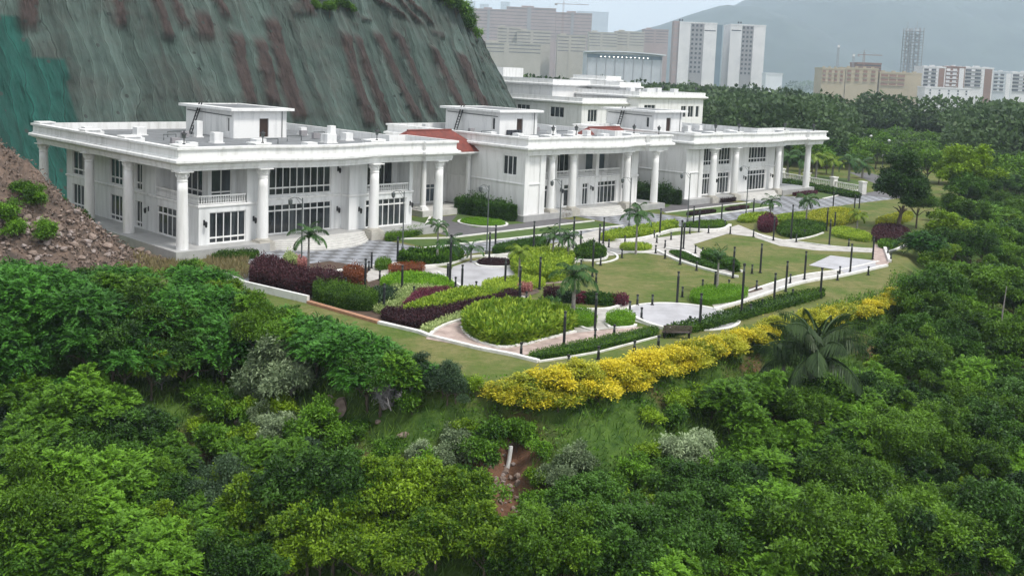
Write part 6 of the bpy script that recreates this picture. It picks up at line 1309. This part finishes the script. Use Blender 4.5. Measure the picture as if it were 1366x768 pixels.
def wins(o, xs_, h, n, fh=3.2, ww=1.4, wh=1.4, top=1.8, mt='far_dark', y=0.0, name='window'):
    base = None
    for i in range(n):
        for x in xs_:
            z = h-top-fh*i-wh
            if z < 1: continue
            if base is None:
                m_ = MB(); m_.box(0, -.09, 0, ww, -.003, wh); m_.box(-.2, -.35, -.18, ww+.2, -.004, -.02); base = m_.build(name, mt, o); w0 = base
            else: w0 = base.copy(); COL.objects.link(w0)
            w0.location = (x, y, z)
def tanks(o, lst, h):
    for x, y in lst:
        m_ = MB(); m_.lathe([(.9, h+1), (1.1, h+1.3), (1.1, h+2.8), (.7, h+3.4), (.3, h+3.5)], (x, y, 0), 12); m_.build('water_tank', 'far_dark', o)
# hostel towers
o, w_, h = fb(907, 957, 31, 640, 22, 'left tower of the tall pale hostel pair with a column of small windows', 'tower block', wall='far_white'); fh = 5.6
m_ = MB(); m_.box(w_*.30, -.25, 8, w_*.66, -.004, h-.7); c0 = m_.build('window_column', 'far_grey', o); wins(o, [w_*f for f in (.33, .44, .55)], h, 11, fh, 2.6, 2.5, y=-.25)
m_ = MB(); m_.box(w_*.67, -.2, h-9.4, w_*.97, -.004, h-8.2); m_.build('dark_ledge', 'far_dark', o)
m_ = MB(); m_.box(-6.5, 1.5, 0, -.01, 20, h+1.5); sd_ = m_.build('side_wing', 'far_pink', o); tanks(o, [(1, 8), (4, 8)], h+1)
for i in range(12): m_ = MB(); m_.box(-6.2, 1.4, h-2.6-fh*i, -.3, 1.498, h-1.6-fh*i); m_.build('window_band', 'far_grey', sd_)
m_ = MB(); m_.box(w_+.02, 4, 0, w_+7.5, 18, h-1); m_.build('link_block', 'far_blue', o)
o, w_, h = fb(975, 1022, 34, 648, 22, 'right tower of the tall pale hostel pair', 'tower block', wall='far_white')
m_ = MB(); m_.box(w_*.33, -.25, 8, w_*.66, -.004, h-.7); m_.build('window_column', 'far_grey', o); wins(o, [w_*f for f in (.35, .46, .57)], h, 11, fh, 2.5, 2.5, y=-.25); tanks(o, [(11, 8), (14, 8)], h+1)
m_ = MB(); m_.box(w_*.03, -.2, h-7.6, w_*.30, -.004, h-6.4); m_.build('dark_ledge', 'far_dark', o)
# pink blocks
for u0, u1, vt, lb in ((632, 676, 13, 'left part of the long pink apartment blocks on the skyline'), (676, 742, 11, 'middle part of the long pink apartment blocks, tallest'), (742, 790, 18, 'right part of the long pink apartment blocks, nearest the hall')):
    o, w_, h = fb(u0, u1, vt, 980, 26, lb, wall='far_pink'); bands(o, w_, h, 9, 6.2, 'far_shade'); m_ = MB(); m_.box(w_*.3, 5, h, w_*.55, 15, h+4); m_.build('stair_head', 'far_pink', o); m_ = MB(); m_.box(w_*.42, -.8, 0, w_*.5, -.005, h+1.2); m_.build('stair_tower', 'far_grey', o)
for u0, u1, vt, Yd, wl, n_, lb in ((664, 695, 37, 760, 'far_cream', 5, 'cream block with a tower like left end below the pink blocks'), (690, 735, 42, 745, 'far_cream', 4, 'cream block with long window rows below the pink blocks'), (640, 722, 58, 690, 'far_cream', 3, 'low long cream building behind the trees, nearest the netted hill'),
    (744, 782, 48, 720, 'far_cream', 5, 'tall yellowish block between the cream blocks and the hall'), (786, 824, 44, 830, 'far_cream', 5, 'yellow apartment block left behind the curved roof hall'), (822, 860, 43, 840, 'far_cream', 5, 'yellow apartment block right behind the curved roof hall'), (860, 892, 40, 860, 'far_pink', 5, 'pink block between the hall and the hostel towers')):
    o, w_, h = fb(u0, u1, vt, Yd, 18, lb, wall=wl); bands(o, w_, h, n_, 4.6, 'far_shade'); m_ = MB(); m_.box(w_*.4, -.5, 0, w_*.48, -.005, h+.6); m_.build('stair_tower', wl, o); m_ = MB(); m_.box(w_*.1, 4, h, w_*.3, 10, h+3); m_.build('stair_head', wl, o)
# glass hall with a pale curved roof
o, w_, h = fb(783, 884, 73, 520, 30, 'modern hall with pale curved roof and glass front', 'hall', 'glass_hall', 'far_pale')
m_ = MB(); nn = 12
for i in range(nn):
    x0, x1 = -2+(w_+5)*i/nn, -2+(w_+5)*(i+1)/nn; z0, z1 = (h+.9+2.2*math.sin(math.pi*(.15+.8*k/nn)) for k in (i, i+1)); m_.add([(x0, -4, z0), (x1, -4, z1), (x1, 32, z1), (x0, 32, z0), (x0, -4, z0-1), (x1, -4, z1-1), (x1, 32, z1-1), (x0, 32, z0-1)], [(0,1,2,3),(7,6,5,4),(4,5,1,0),(6,7,3,2)] + ([(0,3,7,4)] if i == 0 else []) + ([(1,5,6,2)] if i == nn-1 else []))
m_.build('roof', 'far_roof', o)
m_ = MB(); m_.box(.2, -.25, h-4.2, w_-.2, -.004, h-.7); m_.build('upper_glazing', 'far_blue', o)
for i in range(9): m_ = MB(); x = 1+(w_-2)*i/8; m_.box(x-.15, -.5, 0, x+.15, -.255, h-.8); m_.build('mullion', 'far_grey', o)
em = bpy.data.materials.new('hall_light'); em.use_nodes = True; b_ = em.node_tree.nodes['Principled BSDF']; b_.inputs['Emission Color'].default_value = (1, .93, .8, 1); b_.inputs['Emission Strength'].default_value = 2.2; M['hall_light'] = em
for i in range(12): m_ = MB(); x = w_*(.18+.62*i/11); m_.box(x, -.75, h-3.2, x+.9, -.52, h-2.5); m_.build('lamp', 'hall_light', o)
# right hand apartments
for u0, u1, vt, lb in ((1097, 1128, 92, 'yellow terrace block at the left end of the right hand row'), (1129, 1172, 92, 'yellow terrace block under the brown unfinished roof'), (1174, 1230, 98, 'yellow terrace block with a plain end wall, nearest the white flats')):
    o, w_, h = fb(u0, u1, vt, 560, 14, lb, wall='far_yellow'); nb = 4 if u0 < 1170 else 3
    for i in range(3):
        for q in range(nb): m_ = MB(); x = w_*(q+.15)/nb*(1 if u0 < 1170 else .6); m_.box(x, -.15, h-4.2-4.6*i, x+w_*.5/nb, -.004, h-1.6-4.6*i); m_.build('window', 'far_brown', o); m_ = MB(); m_.box(x-.3, -1.0, h-4.7-4.6*i, x+w_*.5/nb+.3, -.005, h-4.25-4.6*i); m_.build('balcony', 'far_yellow', o)
    for q in range(4): m_ = MB(); m_.box(w_*(q+.2)/4, 1, h, w_*(q+.5)/4, 4, h+2.4); m_.build('roof_tank_housing', 'far_yellow', o)
m_ = None
o, w_, h = fb(1143, 1176, 85, 600, 12, 'brown unfinished building rising behind the yellow terrace blocks', wall='far_brown'); bands(o, w_, h, 3, 3.2, 'far_dark')
for k, (u0, u1, vt, wl, lb) in enumerate(((1232, 1262, 90, 'far_white', 'white flats with a brown panel, left end of the white row'), (1262, 1288, 90, 'far_brown', 'brown fronted flats in the white row'), (1287, 1326, 91, 'far_white', 'tall white flats in the middle of the white row'), (1326, 1350, 97, 'far_pale', 'pale bluish flats near the right end'), (1350, 1392, 98, 'far_white', 'white flats at the right edge of the skyline'))):
    o, w_, h = fb(u0, u1, vt, 600+6*k, 14, lb, wall=wl)
    for i in range(5):
        for q in range(3): m_ = MB(); x = w_*(q+.12)/3; m_.box(x, -.1, h-4.0-4.4*i, x+w_*.2, -.004, h-1.8-4.4*i); m_.build('window', 'far_dark' if wl != 'far_brown' else 'far_white', o)
        m_ = MB(); m_.box(w_*.05, -1.1, h-4.8-4.4*i, w_*.62, -.005, h-4.2-4.4*i); m_.build('balcony', 'far_white' if wl != 'far_white' else 'far_grey', o)
    m_ = MB(); m_.box(w_*.7, -.3, 0, w_*.95, -.006, h-1); m_.build('panel', 'far_brown' if wl == 'far_white' else 'far_white', o)
    for q in range(3): m_ = MB(); m_.box(w_*(q+.1)/3, 2, h, w_*(q+.6)/3, 8, h+1.6+q % 2); m_.build('stair_head', 'far_white', o)
o, w_, h = fb(1234, 1296, 118, 540, 10, 'low white and pink houses in front of the white row', 'house', 'far_house', 'far_white'); wins(o, [w_*f for f in (.1, .3, .5, .7, .88)], h, 2, 3, 1.6, 1.3)
o, w_, h = fb(1022, 1044, 99, 500, 8, 'small white roofed shed among the trees below the hostel', 'shed', 'white_shed', 'far_roof'); m_ = MB(); m_.box(-.5, -.5, h+1.01, w_+.5, 8.5, h+1.2); m_.build('roof', 'far_roof', o)
# slender twin tower under construction
for u0, u1, vt, lb in ((1209, 1218, 38, 'left shaft of the unfinished twin tower in the haze'), (1221, 1233, 37, 'right shaft of the unfinished twin tower in the haze')):
    a = AT(u0, vt, 1500); b = AT(u1, vt, 1500); w_ = b[0]-a[0]; h = a[2]+BASE; o = empty('unfinished_tower', (a[0], a[1], -BASE), lb, 'tower'); m_ = MB()
    for x in (0, w_/2, w_):
        for y in (0, w_): m_.box(x-.5, y-.5, 0, x+.5, y+.5, h)
    m_.build('frame', 'far_grey', o); m_ = MB()
    for i in range(int(h/4)): m_.box(-.8, -.8, i*4+2, w_+.8, w_+.8, i*4+2.5)
    m_.build('floor_slab', 'far_grey', o); m_ = MB()
    for i in range(0, int(h/4), 2): m_.box(w_*.1, w_*.3, i*4+2.5, w_*.6, w_*.32, i*4+5)
    m_.build('infill_panel', 'far_pale', o); m_ = MB(); m_.tube([(w_*.4, w_*.5, h), (w_*.4, w_*.5, h+9)], .4, 5); m_.build('mast', 'far_grey', o)
for u, vt, lb in ((1119, 60, 'thin lattice mast left of the tower crane'), (1139, 72, 'thin mast right of the lattice mast')):
    p = AT(u, vt, 1200); o = empty('lattice_mast', (p[0], p[1], -BASE), lb, 'mast'); h = p[2]+BASE; m_ = MB()
    for dx, dy in ((-1, -1), (1, -1), (1, 1), (-1, 1)): m_.tube([(dx*1.6, dy*1.6, 0), (dx*.7, dy*.7, h)], .18, 4)
    for i in range(14): z = h*i/14; m_.tube([(-1.6+.06*i, -1.6+.06*i, z), (1.6-.06*i, -1.6+.06*i, z+h/14)], .1, 4)
    m_.build('lattice', 'far_grey', o); m_ = MB(); m_.box(-1.1, -1.1, h-3, 1.1, 1.1, h-.5); m_.build('antenna_head', 'far_white', o)
def crane(u, vt, vb, Yd, jib, lb):
    p = AT(u, vt, Yd); h = p[2]+BASE; o = empty('tower_crane', (p[0], p[1], -BASE), lb, 'crane'); m_ = MB()
    for dx, dy in ((-.8, -.8), (.8, -.8), (.8, .8), (-.8, .8)): m_.tube([(dx, dy, 0), (dx, dy, h)], .14, 4)
    for i in range(int(h/2.5)): m_.tube([(-.8, -.8, i*2.5), (.8, -.8, i*2.5+2.5)], .08, 4)
    m_.build('mast', 'far_brown', o); m_ = MB()
    for dz in (0, 1.4): m_.tube([(-jib*.35, 0, h-3+dz*.3), (jib, 0, h-3+dz*.5)], .16, 4)
    for i in range(12): m_.tube([(jib*i/12, 0, h-3), (jib*(i+.5)/12, 0, h-2.4), (jib*(i+1)/12, 0, h-3)], .08, 4)
    m_.tube([(0, 0, h+2.5), (jib*.8, 0, h-2.3)], .06, 4); m_.tube([(0, 0, h+2.5), (-jib*.33, 0, h-2.6)], .06, 4); m_.tube([(0, 0, h-1), (0, 0, h+2.5)], .2, 4); m_.build('jib', 'far_brown', o)
    m_ = MB(); m_.box(-jib*.35, -.8, h-5, -jib*.25, .8, h-3.2); m_.build('counterweight', 'far_grey', o)
crane(1153, 70, 90, 1150, 20, 'tower crane over the brown unfinished building')
crane(752, 3, 20, 1500, 36, 'faint tower crane above the pink blocks')
for k, (u0, u1, vt) in enumerate(((588, 604, -6), (606, 618, -2), (620, 634, 2), (640, 652, 6), (668, 680, 3), (770, 812, 16))):
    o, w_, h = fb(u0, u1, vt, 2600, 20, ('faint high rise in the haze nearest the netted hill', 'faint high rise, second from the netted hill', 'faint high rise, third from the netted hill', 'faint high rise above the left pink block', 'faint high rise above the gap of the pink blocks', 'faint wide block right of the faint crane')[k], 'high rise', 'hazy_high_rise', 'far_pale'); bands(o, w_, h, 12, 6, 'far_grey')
for name in ('door_wood',): pass
